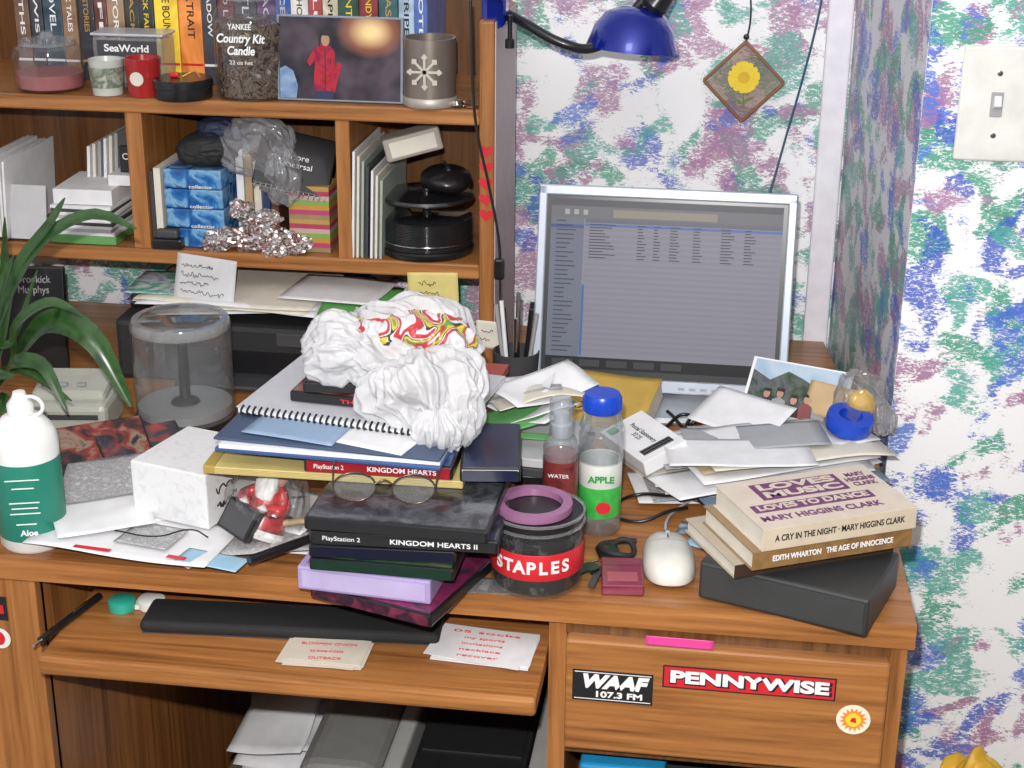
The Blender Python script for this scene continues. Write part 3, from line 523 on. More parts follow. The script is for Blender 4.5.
lathe("pompom",[(0,-.005),(.005,0),(0,.005)],white,g,(0,-.006,.102),seg=12); box("black_belt",(.044,.044,.006),(0,0,.026),black,g,bev=.003)
for sx in (-1,1): tube("arm_%s"%("l" if sx<0 else "r"),[(sx*.012,0,.048),(sx*.024,-.010,.036),(sx*.014,-.024,.030)],.0065,sr,g); lathe("mitten_%s"%("l" if sx<0 else "r"),[(0,-.006),(.006,0),(0,.006)],white,g,(sx*.012,-.027,.030),seg=12)
box("black_box_base",(.040,.012,.034),(-.006,-.030,.012),black,g,(0,rad(8),0),bev=.002); box("box_border",(.034,.001,.028),(-.006,-.0365,.012),dgrey,g,(0,rad(8),0))
gathered("cellophane_wrap",(.036,.034,.05),(0,-.004,.045),clearmat("cello",(.98,.98,.98),.03,.4,.06),g,axis=(0,0,1),seed=8,sub=6)
# ------------------------------------------------------------ centre stack
case("video_game_case",(-.295,1.416,.7502),rad(-18),art("c1",[(.02,.01,.02),(.2,.02,.08),(.05,.02,.05)],30),art("magenta_dk",[(.10,.012,.04),(.02,.01,.02),(.2,.02,.06)],60,.3),size=(.135,.185,.0138))
g=G("purple_slipcase_book",(-.322,1.425,.7645),(0,0,rad(-5))); lil=mat("lilac",(.36,.29,.52),.4)
box("slipcase",(.134,.185,.025),(0,0,.0125),lil,g,bev=.002); box("top_label",(.12,.17,.0006),(0,0,.0252),mat("violet",(.25,.12,.4),.4),g); box("spine_label",(.124,.0006,.018),(0,-.093,.0125),mat("lilac2",(.45,.38,.60),.4),g)
case("video_game_case",(-.310,1.42,.790),rad(-1),art("c2",[(.01,.03,.02),(.02,.08,.04),(.1,.1,.05)],30),mat("green_dk",(.008,.03,.02),.3),size=(.142,.18,.0135))
case("video_game_case",(-.316,1.424,.804),rad(3),art("c3",[(.01,.01,.01),(.03,.03,.03),(.05,.05,.1)],30,seed=2),mat("navy_sp",(.006,.008,.025),.3),size=(.142,.18,.0135),tc=grey)
case("video_game_case",(-.292,1.402,.818),rad(1.5),art("c4",[(.01,.01,.012),(.02,.02,.03),(.04,.05,.09)],30,seed=4),ink,"PlayStation 2","KINGDOM HEARTS II",size=(.182,.135,.0140))
g=case("video_game_case",(-.296,1.398,.8322),rad(-1),art("c5",[(.008,.008,.010),(.03,.03,.035),(.08,.085,.10),(.015,.015,.02)],35,seed=7),ink,size=(.178,.135,.0135))
g=G("yellow_legal_pad",(-.378,1.505,.8465),(0,0,rad(1.0))); yl=mat("pad_yellow",(.60,.48,.18),.6)
box("pages",(.258,.18,.008),(0,0,.004),yl,g,bev=.0008); box("binding",(.012,.181,.009),(-.129,0,.0045),mat("pad_bind",(.38,.27,.06),.6),g,bev=.001)
for i in range(4): box("sheet_edge_%d"%i,(.2586,.1806,.0004),(0,0,.0015+.0016*i),mat("pad_edge",(.35,.27,.1),.7),g)
g=G("eyeglasses",(-.318,1.370,.8480),(0,0,rad(4))); wire=mat("dark_wire",(.10,.08,.06),.25,.8); lens=clearmat("lens",(.95,.96,.96),.02,.2,.02)
for sx in (-1,1):
    pts=[(sx*.029+.021*math.cos(a),-.001,.016+.0155*math.sin(a)) for a in [i*math.pi/6 for i in range(12)]]
    tube("rim_%s"%("l" if sx<0 else "r"),pts,.0009,wire,g,rot=(rad(-52),0,0),cyc=True)
    poly("lens_%s"%("l" if sx<0 else "r"),[(q[0],q[2]) for q in pts],lens,g,rot=(rad(38),0,0),th=.0006)
    tube("temple_%s"%("l" if sx<0 else "r"),[(sx*.050,.012,.012),(sx*.052,.030,.024),(sx*.050,.06,.020),(sx*.046,.085,.012)],.0009,wire,g)
tube("bridge",[(-.009,.013,.014),(0,.016,.017),(.009,.013,.014)],.0009,wire,g)
case("video_game_case",(-.333,1.480,.856),rad(1),art("c6",[(.02,.03,.08),(.1,.15,.35),(.3,.3,.4)],25,seed=9),mat("dark_red_sp",(.30,.012,.02),.3),"PlayStation 2","KINGDOM HEARTS",size=(.150,.135,.0145))
case("video_game_case",(-.228,1.475,.856),rad(8),art("c7",[(.01,.01,.03),(.02,.03,.08)],25,seed=10),mat("navy_sp2",(.008,.012,.04),.3),size=(.060,.12,.0145))
g=G("blue_folder",(-.378,1.492,.8712),(0,0,rad(-3))); box("folder",(.232,.17,.004),(0,0,.002),mat("folder_blue",(.04,.09,.24),.4),g,bev=.001); box("papers",(.226,.16,.0045),(0,-.003,.0065),paper,g,(0,0,.02)); box("second_folder",(.235,.165,.003),(.0,.002,.0105),mat("folder_slate",(.05,.08,.15),.4),g,(0,0,-.03),bev=.001)
sheet("loose_page",.12,.10,(.03,-.02,.0125),rad(-14),paper,g,.002,71); sheet("loose_page_b",.10,.09,(-.04,-.025,.0130),rad(-8),mat("bluepage",(.25,.35,.5),.5),g,.002,72)
g=G("spiral_notebook",(-.365,1.548,.8860),(0,0,rad(-9))); box("page_block",(.235,.17,.006),(0,0,.003),paper,g); box("cover",(.238,.172,.001),(0,0,.0065),mat("nb_cover",(.52,.53,.57),.4),g)
for i in range(34): tube("coil_%d"%i,[(-.112+i*.0068,-.083,.008),(-.112+i*.0068,-.090,.0035),(-.112+i*.0068,-.083,-.001)],.0012,ink,g)
case("dvd_case",(-.375,1.545,.8935),rad(-6),art("c8",[(.01,.01,.01),(.25,.03,.03),(.3,.2,.15),(.02,.02,.02)],30,seed=12),ink,"","THE MOVIE",size=(.13,.10,.012),tc=red)
case("dvd_case",(-.368,1.552,.9058),rad(4),art("c9",[(.01,.01,.01),(.03,.02,.02),(.3,.05,.04)],30,seed=14),ink,"","NIGHT",size=(.13,.10,.012),tc=red)
# plastic bag
g=G("plastic_shopping_bag",(-.328,1.50,.886)); 
def bagmat(name,colsrc=None):
    m,nt,b=new(name); Lk=nt.links; out=nt.nodes["Material Output"]
    b.inputs["Base Color"].default_value=(.80,.80,.82,1); b.inputs["Roughness"].default_value=.2; b.inputs["Coat Weight"].default_value=.4; b.inputs["Coat Roughness"].default_value=.08
    tcn=nt.nodes.new("ShaderNodeTexCoord")
    nn=nt.nodes.new("ShaderNodeTexNoise"); nn.inputs["Scale"].default_value=45; nn.inputs["Detail"].default_value=4; nn.inputs["Distortion"].default_value=2.2; bp=nt.nodes.new("ShaderNodeBump"); bp.inputs["Strength"].default_value=.6; bp.inputs["Distance"].default_value=.004
    Lk.new(tcn.outputs["Object"],nn.inputs["Vector"]); Lk.new(nn.outputs["Fac"],bp.inputs["Height"]); Lk.new(bp.outputs[0],b.inputs["Normal"])
    if colsrc:
        n=nt.nodes.new("ShaderNodeTexNoise"); n.inputs["Scale"].default_value=24; n.inputs["Detail"].default_value=1; n.inputs["Distortion"].default_value=1.2; Lk.new(tcn.outputs["Object"],n.inputs["Vector"])
        r=nt.nodes.new("ShaderNodeValToRGB"); r.color_ramp.interpolation='CONSTANT'; cr=r.color_ramp
        cr.elements[0].position=0; cr.elements[0].color=(.80,.80,.82,1); cr.elements[1].position=.68; cr.elements[1].color=(.80,.80,.82,1)
        for pz,c0 in colsrc: e=cr.elements.new(pz); e.color=(*c0,1)
        Lk.new(n.outputs["Fac"],r.inputs["Fac"]); Lk.new(r.outputs["Color"],b.inputs["Base Color"])
    tr=nt.nodes.new("ShaderNodeBsdfTransparent"); tl_=nt.nodes.new("ShaderNodeBsdfTranslucent"); tl_.inputs[0].default_value=(.8,.8,.82,1)
    m1=nt.nodes.new("ShaderNodeMixShader"); m1.inputs[0].default_value=.2; Lk.new(b.outputs[0],m1.inputs[1]); Lk.new(tl_.outputs[0],m1.inputs[2])
    m2=nt.nodes.new("ShaderNodeMixShader"); m2.inputs[0].default_value=.26 if not colsrc else .06; Lk.new(m1.outputs[0],m2.inputs[1]); Lk.new(tr.outputs[0],m2.inputs[2]); Lk.new(m2.outputs[0],out.inputs[0])
    return m
bagm=bagmat("bag_white"); bprint=bagmat("bag_print",[(.40,(.60,.02,.03)),(.48,(.80,.80,.82)),(.51,(.02,.02,.02)),(.54,(.75,.55,.04)),(.60,(.15,.35,.05)),(.63,(.60,.02,.03))])
gathered("main_body",(.078,.055,.054),(-.006,.045,.052),bagm,g,axis=(.75,-.25,-.55),seed=21,amp=.20,F=2.6)
gathered("lower_pocket",(.056,.045,.048),(.032,-.015,.026),bagm,g,axis=(.35,-.5,-.9),seed=24,amp=.24,F=3)
gathered("left_ear",(.036,.030,.036),(-.066,.025,.058),bagm,g,axis=(1,0,.2),seed=26,amp=.22,sub=6)
gathered("handle_loop",(.022,.020,.034),(.066,-.030,.020),bagm,g,axis=(-.2,.1,1),seed=28,amp=.25,sub=6)
gathered("bottom_tip",(.022,.018,.024),(.050,-.052,.006),bagm,g,axis=(0,0,1),seed=30,amp=.25,sub=6)
gathered("printed_panel",(.056,.036,.025),(.010,.03,.080),bprint,g,axis=(.2,-.2,-1),seed=29,amp=.14,sub=6,low=.2,taper=.1)
# piles behind/under
g=G("pile_of_magazines",(-.38,1.73,.75))
for i in range(9): box("magazine_%d"%i,(.22,.15,.009),(random.uniform(-.01,.01),random.uniform(-.01,.01),.0048+i*.0098),mat("mag%d"%i,random.choice([(.5,.5,.5),(.1,.12,.3),(.4,.08,.06),(.05,.05,.06),(.6,.55,.4)]),.4),g,(0,0,random.uniform(-.08,.08)))
g=G("stack_of_disc_cases",(-.198,1.60,.75))
for i in range(8): box("disc_case_%d"%i,(.11,.12,.0098),(random.uniform(-.006,.006),random.uniform(-.006,.006),.005+i*.0102),[black,dgrey,mat("cs_w",(.5,.5,.52),.3),black,mat("cs_r",(.3,.02,.02),.3)][i%5],g,(0,0,random.uniform(-.25,.25)),bev=.001)
g=G("crumpled_papers",(-.215,1.62,.838)); rn=random.Random(3)
for i in range(8): sheet("sheet_%d"%i,.09+.03*rn.random(),.06,(rn.uniform(-.02,.025),rn.uniform(-.03,.03),.003+.004*i),rn.uniform(-.9,.9),[paper,mat("green_s",(.12,.35,.12),.5),paper,paper,paper2,news,paper,paper][i],g,.020,i+60,tilt=(.08*(i%4)-.15,.08*(i%3)-.08))
sheet("green_strip",.10,.016,(.01,-.055,.006),rad(-4),mat("green_s",(.12,.35,.12)),g,.003,69)
g=G("pen_cup",(-.262,1.90,.75)); lathe("cup",[(0,0),(.026,0),(.030,.070),(.028,.070),(.025,.003),(0,.003)],dgrey,g)
for i in range(8):
    a=i*.8; tube("pen_%d"%i,[(.01*math.cos(a),.01*math.sin(a),.005),(.026*math.cos(a),.022*math.sin(a),.12+.010*(i%3))],.0028,[grey,black,steel,blackm,grey,white,steel,black][i],g,smooth=False)
# ------------------------------------------------------------ tub
g=G("tub_of_push_pins",(-.173,1.420,.7505))
lathe("clear_tub",[(0,0),(.042,0),(.046,.004),(.046,.074),(.044,.078)],clear,g)
lathe("pins",[(0,.002),(.040,.003),(.0435,.006),(.0435,.062),(.03,.066),(0,.068)],art("pins",[(.004,.004,.005),(.012,.012,.012),(.006,.006,.006),(.07,.07,.07)],90),g)
lathe("red_label",[(.0462,.022),(.0466,.023),(.0466,.049),(.0462,.050)],red,g)
for q,zz in ((.0475,.0795),(.0478,.070)): lathe("lid_ring_%d"%(zz<.075),[(q-.002,zz-.0015),(q,zz-.001),(q,zz+.001),(q-.002,zz+.0015)],clear2,g)
lathe("lid_black",[(.045,.072),(.0465,.073),(.0465,.078),(.026,.079),(0,.079)],mat("lid_dark",(.015,.012,.015),.3),g)
lathe("pink_tape_roll",[(.029,.0795),(.0385,.0795),(.039,.083),(.0385,.087),(.029,.087),(.029,.0795)],mat("tape_purple",(.30,.13,.24),.3),g,(-.004,0,0))
for i,ch in enumerate("STAPLES"):
    a=(-90+(i-3)*14.5)*math.pi/180; text("letter_%d"%i,ch,(.0470*math.cos(a),.0470*math.sin(a),.036),(rad(90),0,a+math.pi/2),white_ink,g,.018,off=.0006)
g=G("clear_wrapper",(-.20,1.400,.7505)); sheet("film",.08,.03,(0,0,0),.2,film,g,.006,3); 
g=G("spray_bottle",(-.162,1.522,.75)); lathe("body",[(0,0),(.017,0),(.0185,.003),(.0185,.105),(.015,.115),(.010,.118)],clear2,g,seg=28)
lathe("liquid",[(0,.002),(.0165,.003),(.0170,.098),(0,.098)],mat("liq_red",(.20,.03,.03),.15),g,seg=28); lathe("label",[(.0188,.02),(.0188,.092)],art("lbl_wine",[(.06,.01,.012),(.2,.03,.03),(.03,.008,.008)],40,.4),g,seg=28)
text("label_word","WATER",(.0,-.0192,.078),FR,white_ink,g,.006,.022)
lathe("pump",[(.010,.116),(.0115,.118),(.0115,.130),(.008,.131),(.008,.142),(0,.143)],silver,g,seg=24); lathe("clear_cap",[(.0125,.118),(.0125,.155),(.010,.158),(0,.158)],clear2,g,seg=24)
g=G("juice_bottle",(-.122,1.546,.75)); 
lathe("body",[(0,0),(.020,0),(.0235,.005),(.0235,.020),(.022,.024),(.022,.080),(.0235,.084),(.0235,.112),(.0215,.116),(.0232,.121),(.021,.128),(.018,.137),(.017,.140)],clearmat("bottle_clear",(.88,.90,.92),.12,.6,.05),g)
lathe("label_white",[(.0226,.056),(.0229,.057),(.0229,.083),(.0226,.084)],mat("jl_white",(.66,.68,.64),.35),g)
lathe("label_green",[(.0226,.022),(.0229,.023),(.0229,.056),(.0226,.057)],art("juice_green",[(.03,.28,.04),(.05,.42,.07),(.10,.50,.08)],30),g)
text("label_word","APPLE",(.003,-.0236,.068),(rad(90),0,rad(6)),mat("word_green",(.03,.3,.05)),g,.010,.028,off=.0004); poly("label_fruit",ell((.008,.007),16),red,g,(.006,-.0240,.036),(rad(90),0,rad(8)))
lathe("cap",[(.0195,.138),(.0200,.139),(.0200,.153),(.018,.157),(0,.157)],blue,g,seg=36)
for i in range(24):
    a=i*math.pi/12; box("cap_rib_%d"%i,(.001,.001,.013),(.0201*math.cos(a),.0201*math.sin(a),.146),blue,g)
g=G("bunch_of_keys",(-.110,1.455,.7505))
tube("key_ring",[(.012*math.cos(a),.012*math.sin(a),.003) for a in [i*math.pi/4 for i in range(8)]],.001,steel,g,cyc=True)
box("car_fob",(.024,.04,.010),(.006,.018,.006),black,g,(0,0,.3),bev=.004); 
for i,(a,l) in enumerate([(-1.2,.035),(-1.7,.04),(-2.2,.03)]):
    c0=(.012*math.cos(a)+.5*l*math.cos(a),.012*math.sin(a)+.5*l*math.sin(a),.004+.002*i); box("key_blade_%d"%i,(l,.007,.002),c0,[steel,dgrey,black][i],g,(0,0,a)); lathe("key_bow_%d"%i,[(0,-.0013),(.009,-.0013),(.009,.0013),(0,.0013)],black,g,(.018*math.cos(a),.018*math.sin(a),.004+.002*i),seg=16)
tube("lanyard",[(.0,.03,.005),(.02,.045,.012),(.03,.03,.006),(.015,.01,.012),(-.005,.03,.010),(.01,.05,.006),(.03,.06,.004)],.003,blackm,g)
g=G("cigarette_pack",(-.088,1.430,.7505),(0,0,rad(6))); box("pack",(.042,.060,.012),(0,0,.006),mat("pack_pink",(.20,.02,.05),.25,coat=.3),g,bev=.0015); box("pack_label",(.03,.018,.0005),(0,-.012,.0122),mat("pack_gold",(.35,.08,.10),.3),g); box("pack_flap_line",(.0422,.001,.0122),(0,.012,.006),mat("pack_dark",(.10,.01,.03)),g)
g=G("computer_mouse",(-.044,1.472,.7505),(0,0,rad(6)))
bm=bmesh.new(); bmesh.ops.create_icosphere(bm,subdivisions=5,radius=1)
for v in bm.verts:
    c=v.co; e4=.78
    sx=math.copysign(abs(c.x)**e4,c.x); sy=math.copysign(abs(c.y)**e4,c.y)
    z=max(0,c.z)**.8*.020*(1-.28*sy) if c.z>0 else c.z*.006
    v.co=Vector((sx*.0265*(1-.10*sy),sy*.055,z+.006))
fin(bm,"shell",mat("mouse_white",(.66,.65,.60),.25,coat=.3),g,(0,0,0),(0,0,0),True)
tube("button_split",[(0,.048,.017),(0,.03,.0225),(0,.012,.0262)],.0007,dgrey,g); box("scroll_wheel",(.006,.012,.008),(0,.032,.0205),grey,g,(rad(-18),0,0),bev=.002)
tube("seam",[(-.024,.012,.013),(-.015,.010,.0235),(0,.010,.0262),(.015,.010,.0235),(.024,.012,.013)],.0006,grey,g)
tube("cable",[(0,.055,.006),(.002,.08,.01),(.015,.12,.006),(.04,.16,.01),(.02,.22,.01)],.0016,grey,g)
g=G("external_drive_case",(.086,1.430,.7505),(0,0,rad(-19))); box("body",(.168,.112,.040),(0,0,.022),mat("case_char",(.03,.032,.033),.45),g,bev=.003); box("front_plate",(.16,.001,.032),(0,-.0562,.022),mat("case_char2",(.04,.042,.043),.5),g)
for i in range(4): box("foot_%d"%i,(.01,.01,.003),(.07*(1 if i%2 else -1),.045*(1 if i<2 else -1),.001),blackm,g)
g=G("stack_of_paperback_books",(0,0,0))
tan=mat("tan_cover",(.28,.19,.10),.4); creamc=mat("cream_cover",(.60,.51,.43),.4); dk=mat("dark_cover",(.05,.03,.02),.35)
e=E("book_bottom",g,(.074,1.462,.7925),(0,0,rad(28))); book((.175,.108,.014),e,mat("cov_cream2",(.42,.36,.28),.4),spine=dk,title="LITTLE WOMEN",tsize=.007,tcol=gold,tw=.06)
e=E("book_middle",g,(.090,1.452,.8067),(0,0,rad(27))); book((.172,.108,.019),e,tan,spine=art("tan_spine",[(.16,.08,.03),(.28,.16,.06),(.2,.10,.04)],30),title="EDITH WHARTON   THE AGE OF INNOCENCE",tsize=.008,tcol=white_ink,tw=.13)
e=E("book_top",g,(.096,1.452,.8260),(0,0,rad(27))); book((.166,.105,.023),e,creamc,spine=mat("spine_cream",(.62,.53,.40),.4),title="A CRY IN THE NIGHT · MARY HIGGINS CLARK",tsize=.009,tcol=ink,tw=.14)
plum=mat("plum",(.14,.03,.12),.4); box("cover_band",(.095,.036,.0004),(-.005,.022,.0231),plum,e); box("cover_band_b",(.13,.016,.0004),(-.008,-.012,.0231),plum,e)
text("cover_author","LOVES\nMUSIC",(-.005,.022,.0236),(0,0,0),creamc,e,.017,.085,off=.0007); text("cover_title_b","LOVES TO DANCE",(-.008,-.012,.0236),(0,0,0),creamc,e,.014,.12,off=.0005); text("cover_small","MARY HIGGINS CLARK",(-.01,-.034,.0232),(0,0,0),plum,e,.014,.13,off=.0004)
text("cover_side","MARY\nHIGGINS\nCLARK",(.063,.022,.0232),(0,0,0),plum,e,.011,.032,off=.0004)
# right paper pile
g=G("heap_of_mail",(.055,1.695,.7505)); rn=random.Random(5)
for i in range(30):
    sheet("sheet_%d"%i,rn.uniform(.16,.24),rn.uniform(.06,.10),(rn.uniform(-.05,.03),rn.uniform(-.045,.035),.001+i*.0017),rad(rn.uniform(6,34)),[paper,paper2,paper,paper,mat("mail_grey",(.36,.37,.39),.6),paper,news,paper,mat("mail_blue",(.22,.30,.42),.6),paper,paper,mat("mail_tan",(.4,.32,.2),.6)][i%12],g,.006,i+80,tilt=(rn.uniform(-.05,.05),rn.uniform(-.05,.02)))
g=G("small_photo_print",(-.02,1.56,.7505),(0,0,rad(-8))); sheet("print",.035,.028,(0,0,0),0,art("pr",[(.2,.5,.8),(.1,.15,.2),(.6,.7,.8)],40),g,.001)
g=G("blue_notepaper",(.000,1.530,.7505),(0,0,rad(-30))); sheet("note",.05,.04,(0,0,0),0,mat("card_blue",(.3,.5,.65)),g,.003)
g=G("shipping_label_box",(-.082,1.690,.785),(rad(18),0,rad(-56))); box("carton",(.100,.058,.018),(0,0,.009),paper,g,bev=.001); text("label_text","Postal Stationery\n37.25",(-.005,.0,.0183),(0,0,0),ink,g,.009,.055)
rects("barcode",[(.026+.0016*i,-.02,.0268+.0016*i+.0004*(i%3),.02) for i in range(8)],ink,g,(0,0,.0182)); rects("green_mark",[(-.044,-.024,-.030,-.012)],mat("grn",(.1,.4,.2),.5),g,(0,0,.0182)); box("support_box",(.07,.04,.02),(0,.0,-.012),paper2,g)
g=G("mustard_envelope",(-.155,1.83,.787),(rad(20),rad(-4),rad(-14))); sheet("envelope",.150,.095,(0,0,0),0,mat("mustard",(.50,.33,.07),.5),g,.008,3); poly("navy_flap",[(-.05,.035),(-.02,.035),(.03,-.01),(.05,-.042),(.02,-.02)],mat("navyf",(.03,.035,.09),.5),g,(0,0,.010))
text("dvd_mark","MAX",(-.02,-.025,.011),(0,0,0),ink,g,.018,.05); box("support_book",(.145,.09,.022),(0,.0,-.015),paper2,g)
g=G("folded_photo_card",(.075,1.80,.80),(0,0,rad(-20)))
card=E("photo_half",g,(.01,.01,.018),(rad(52),0,rad(0)))
rects("card_stock",[(-.062,-.038,.062,.038)],paper,card,th=.001)
rects("sky",[(-.058,-.034,.058,.036)],art("sky_pr",[(.30,.42,.58),(.42,.52,.62),(.25,.36,.52)],18,.3),card,(0,0,.001)); poly("mountains",[(-.058,-.034),(.058,-.034),(.058,.012),(.04,.020),(.022,.012),(.004,.020),(-.015,.026),(-.035,.012),(-.058,.022)],art("mount",[(.01,.02,.015),(.04,.07,.04),(.10,.11,.12),(.02,.03,.02)],45),card,(0,0,.0015))
for i,(xx,c0) in enumerate([(-.034,(.02,.02,.04)),(-.018,(.30,.30,.32)),(.0,(.02,.02,.02)),(.016,(.20,.05,.05)),(.032,(.25,.25,.27))]):
    yy=.003*math.sin(i*2.2)
    poly("figure_body_%d"%i,[(xx-.010,-.034),(xx+.010,-.034),(xx+.008,-.014+yy),(xx,-.010+yy),(xx-.008,-.014+yy)],mat("fig%d"%i,c0,.4),card,(0,0,.0022)); poly("figure_face_%d"%i,[(xx+.0042*math.cos(a*.5),-.006+yy+.0052*math.sin(a*.5)) for a in range(12)],mat("skin_print",(.5,.3,.2)),card,(0,0,.0026)); poly("figure_hair_%d"%i,[(xx-.0052,-.009+yy),(xx-.0035,-.003+yy),(xx+.0035,-.003+yy),(xx+.0052,-.009+yy),(xx+.0045,.001+yy),(xx-.0045,.001+yy)],ink,card,(0,0,.003))
sheet("white_half",.11,.070,(-.035,-.050,.004),rad(-14),paper,g,.003,2,tilt=(rad(18),0))
g=G("blue_tape_roll",(.146,1.74,.806)); lathe("roll",[(.014,0),(.026,0),(.027,.004),(.027,.014),(.026,.018),(.014,.018),(.014,0)],blue,g,rot=(rad(10),rad(8),0))
g=G("yellow_snack_bag",(.160,1.765,.832),(0,rad(-20),0)); gathered("bag",(.026,.018,.036),(0,0,.0),clearmat("film_thin",(.92,.92,.92),.12,.5,.1,(.6,.6,.62)),g,axis=(-.3,0,1),seed=31,sub=6,amp=.2); blob("yellow_contents",(.016,.013,.017),(.0,-.002,-.004),mat("soft_yellow",(.75,.45,.03),.5),g,amp=.12,sub=4); gathered("bag_tail",(.016,.012,.022),(.018,0,-.028),film,g,axis=(0,0,1),seed=32,sub=5,amp=.2)
g=G("orange_card",(.135,1.80,.81),(rad(60),0,rad(-30))); sheet("card",.06,.04,(0,0,0.02),0,mat("org",(.5,.36,.2),.5),g,.002)
c=G("tangle_of_black_cables",(0,0,0)); rn=random.Random(11)
for i in range(6):
    q=[]; x0=-.07+.022*i
    for k in range(6): q.append((x0+.016*k+rn.uniform(-.02,.02),1.80+rn.uniform(-.03,.04),.757+.03*math.sin(k*1.3+i)**2))
    tube("cable_%d"%i,q,.0022,black,c)
tube("cable_front",[(-.11,1.60,.756),(-.085,1.585,.775),(-.06,1.60,.77),(-.02,1.62,.757),(.0,1.60,.757)],.002,black,c); tube("cable_front_b",[(-.12,1.58,.753),(-.08,1.565,.753),(-.05,1.58,.760),(-.03,1.60,.757)],.002,black,c)
# ------------------------------------------------------------ tray items
ZR=.6785
g=G("wrist_rest",(-.425,1.412,ZR),(0,0,rad(4))); box("pad",(.31,.055,.014),(0,0,.007),mat("wrist_black",(.012,.012,.013),.8),g,bev=.0065,seg=4); box("base",(.305,.05,.003),(0,0,.0015),dgrey,g)
def cards(name,loc,rz,sz,n,tx,m,spread,f=.17):
    g=G(name,loc,(0,0,rz))
    for i in range(n): box("card_%d"%i,(sz[0],sz[1],.0005),(random.uniform(-1,1)*spread,random.uniform(-1,1)*spread*.7,.0005+i*.0007),m,g,(0,0,random.uniform(-.12,.12)))
    for i,t0 in enumerate(tx): text("print_%d"%i,t0,(0,(len(tx)/2-i-.5)*sz[1]/(len(tx)+.5),.0007*n+.0004),(0,0,0),red_ink,g,sz[1]*f,sz[0]*(.7 if i<1 else .42))
    return g
cards("business_cards",(-.377,1.364,ZR),rad(4),(.080,.048),5,["BLOOMIN' ONION","any entree of choice","OUTBACK"],mat("cardcream",(.60,.54,.46),.6),.006,.14)
cards("index_cards",(-.225,1.400,ZR),rad(-4),(.100,.064),5,["05 socks","my sports","invitations","necklace","recover"],paper,.006,.10)
g=G("contact_lens_case",(-.600,1.425,ZR),(0,0,rad(10))); lathe("cap_teal",[(0,0),(.014,0),(.0145,.003),(.0145,.010),(.012,.012),(0,.012)],mat("teal",(.03,.38,.28),.35),g,(-.014,0,0)); lathe("cap_white",[(0,0),(.014,0),(.0145,.003),(.0145,.009),(.012,.011),(0,.011)],white,g,(.016,.004,0)); box("bridge",(.03,.012,.005),(0,.002,.003),white,g)
g=G("ballpoint_pen",(-.655,1.392,ZR+.004),(0,0,rad(-14))); tube("barrel",[(0,-.055,0),(0,.045,.001)],.0042,black,g,smooth=False); tube("tip",[(0,-.055,0),(0,-.066,0)],.0018,steel,g,smooth=False); tube("clip",[(.001,.035,.006),(.001,.0,.006)],.001,steel,g,smooth=False)
g=G("wooden_pencil",(-.435,1.445,.776),(0,0,rad(20))); tube("shaft",[(-.04,0,.004),(.05,0,.008)],.0035,mat("pencil",(.5,.34,.16),.5),g,smooth=False); tube("tip",[(-.04,0,.004),(-.05,0,.0035)],.0015,ink,g,smooth=False)
g=G("marker_pen",(-.425,1.402,.772),(0,0,rad(50))); tube("barrel",[(-.045,0,.004),(.03,0,.004)],.005,black,g,smooth=False); tube("cap",[(.03,0,.004),(.055,0,.004)],.0058,dgrey,g,smooth=False)
# ------------------------------------------------------------ under the desk
g=G("computer_tower",(-.268,1.70,0)); box("case",(.135,.40,.42),(0,0,.21),mat("tower_black",(.02,.02,.022),.4),g,bev=.006); box("top_panel",(.12,.28,.004),(0,.03,.421),mat("tower_dark",(.014,.014,.015),.6),g,bev=.001); box("front_bezel",(.133,.012,.40),(0,-.205,.21),black,g,bev=.004); box("drive_bay",(.11,.004,.04),(0,-.212,.36),dgrey,g)
g=G("white_side_unit",(-.180,1.68,0)); box("body",(.022,.38,.46),(0,0,.23),mat("offw",(.4,.4,.38),.5),g,bev=.003); box("edge",(.024,.01,.46),(0,-.192,.23),grey,g)
g=G("flatbed_scanner",(-.418,1.72,0)); box("stand",(.09,.34,.36),(0,0,.18),mat("sc_grey",(.15,.15,.15),.5),g,bev=.01); box("lid",(.10,.36,.06),(-.005,0,.385),mat("sc_grey2",(.26,.26,.25),.45),g,bev=.025,seg=4); box("light_strip",(.022,.34,.06),(.058,0,.38),mat("sc_l",(.5,.5,.48),.5),g,bev=.005)
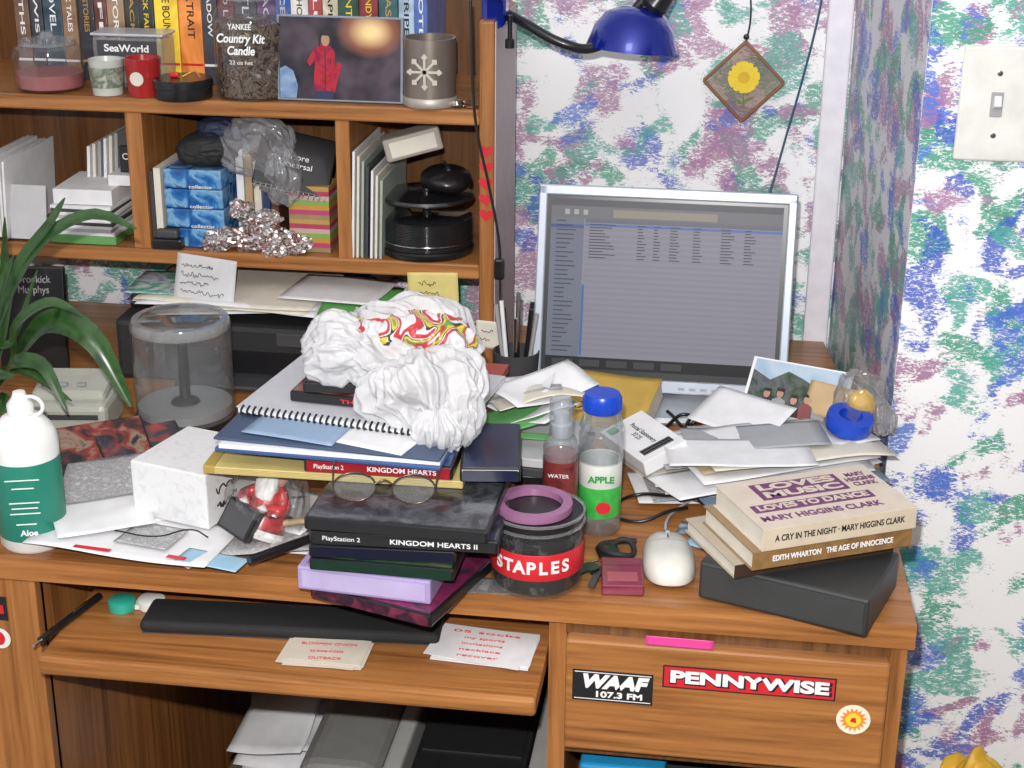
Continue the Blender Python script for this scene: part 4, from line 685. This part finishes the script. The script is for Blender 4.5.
g=G("papers_under_desk",(-.545,1.80,.0)); box("storage_box",(.12,.26,.30),(0,0,.15),mat("kraft",(.16,.10,.06),.7),g,bev=.003)
for i in range(7): sheet("sheet_%d"%i,.10,.18,(random.uniform(-.0,.02),random.uniform(-.06,.02),.308+.008*i),random.uniform(-.4,.4),paper,g,.02,i+120,tilt=(random.uniform(.1,.5),random.uniform(-.15,.15)))
g=G("yellow_bag",(.325,1.62,0)); crumple("bag",(.075,.06,.23),(0,0,.22),mat("bagy",(.60,.34,.02),.5),g,amp=.3,seed=40)
# ------------------------------------------------------------ light / camera
w=bpy.data.worlds.new("World"); SC.world=w; w.use_nodes=True
w.node_tree.nodes["Background"].inputs[0].default_value=(.92,.96,1,1); w.node_tree.nodes["Background"].inputs[1].default_value=.09
def light(name,kind,loc,e,size=.1,rot=(0,0,0),col=(1,1,1)):
    l=bpy.data.lights.new(name,kind); l.energy=e; l.color=col
    if kind=='AREA': l.size=size
    else: l.shadow_soft_size=size
    o=bpy.data.objects.new(name,l); COL.objects.link(o); o.location=loc; o.rotation_euler=rot; return o
light("camera_flash",'POINT',(-.03,.02,1.582),114,.010,col=(1,.985,.965))
light("ceiling_fill",'AREA',(-.2,.3,2.35),4,.5,col=(1,.95,.88))  # soft fill added from overhead to lift the shadows, not a room fixture
psi=rad(8);th=rad(21);ro=rad(.5)
F=Vector((-math.sin(psi)*math.cos(th),math.cos(psi)*math.cos(th),-math.sin(th)))
Rr=Vector((math.cos(psi),math.sin(psi),0));U=Rr.cross(F)
c_,s_=math.cos(ro),math.sin(ro); Rr,U=(Rr*c_+U*s_),(U*c_-Rr*s_)
cam=bpy.data.cameras.new("camera"); cam.sensor_width=36; cam.lens=1600/1024*36; cam.clip_start=.05
co=bpy.data.objects.new("camera",cam); COL.objects.link(co)
mw=Matrix((Rr,U,-F)).transposed().to_4x4(); mw.translation=Vector((0,0,1.51)); co.matrix_world=mw
SC.camera=co
SC.view_settings.view_transform='Standard'; SC.view_settings.look='None'
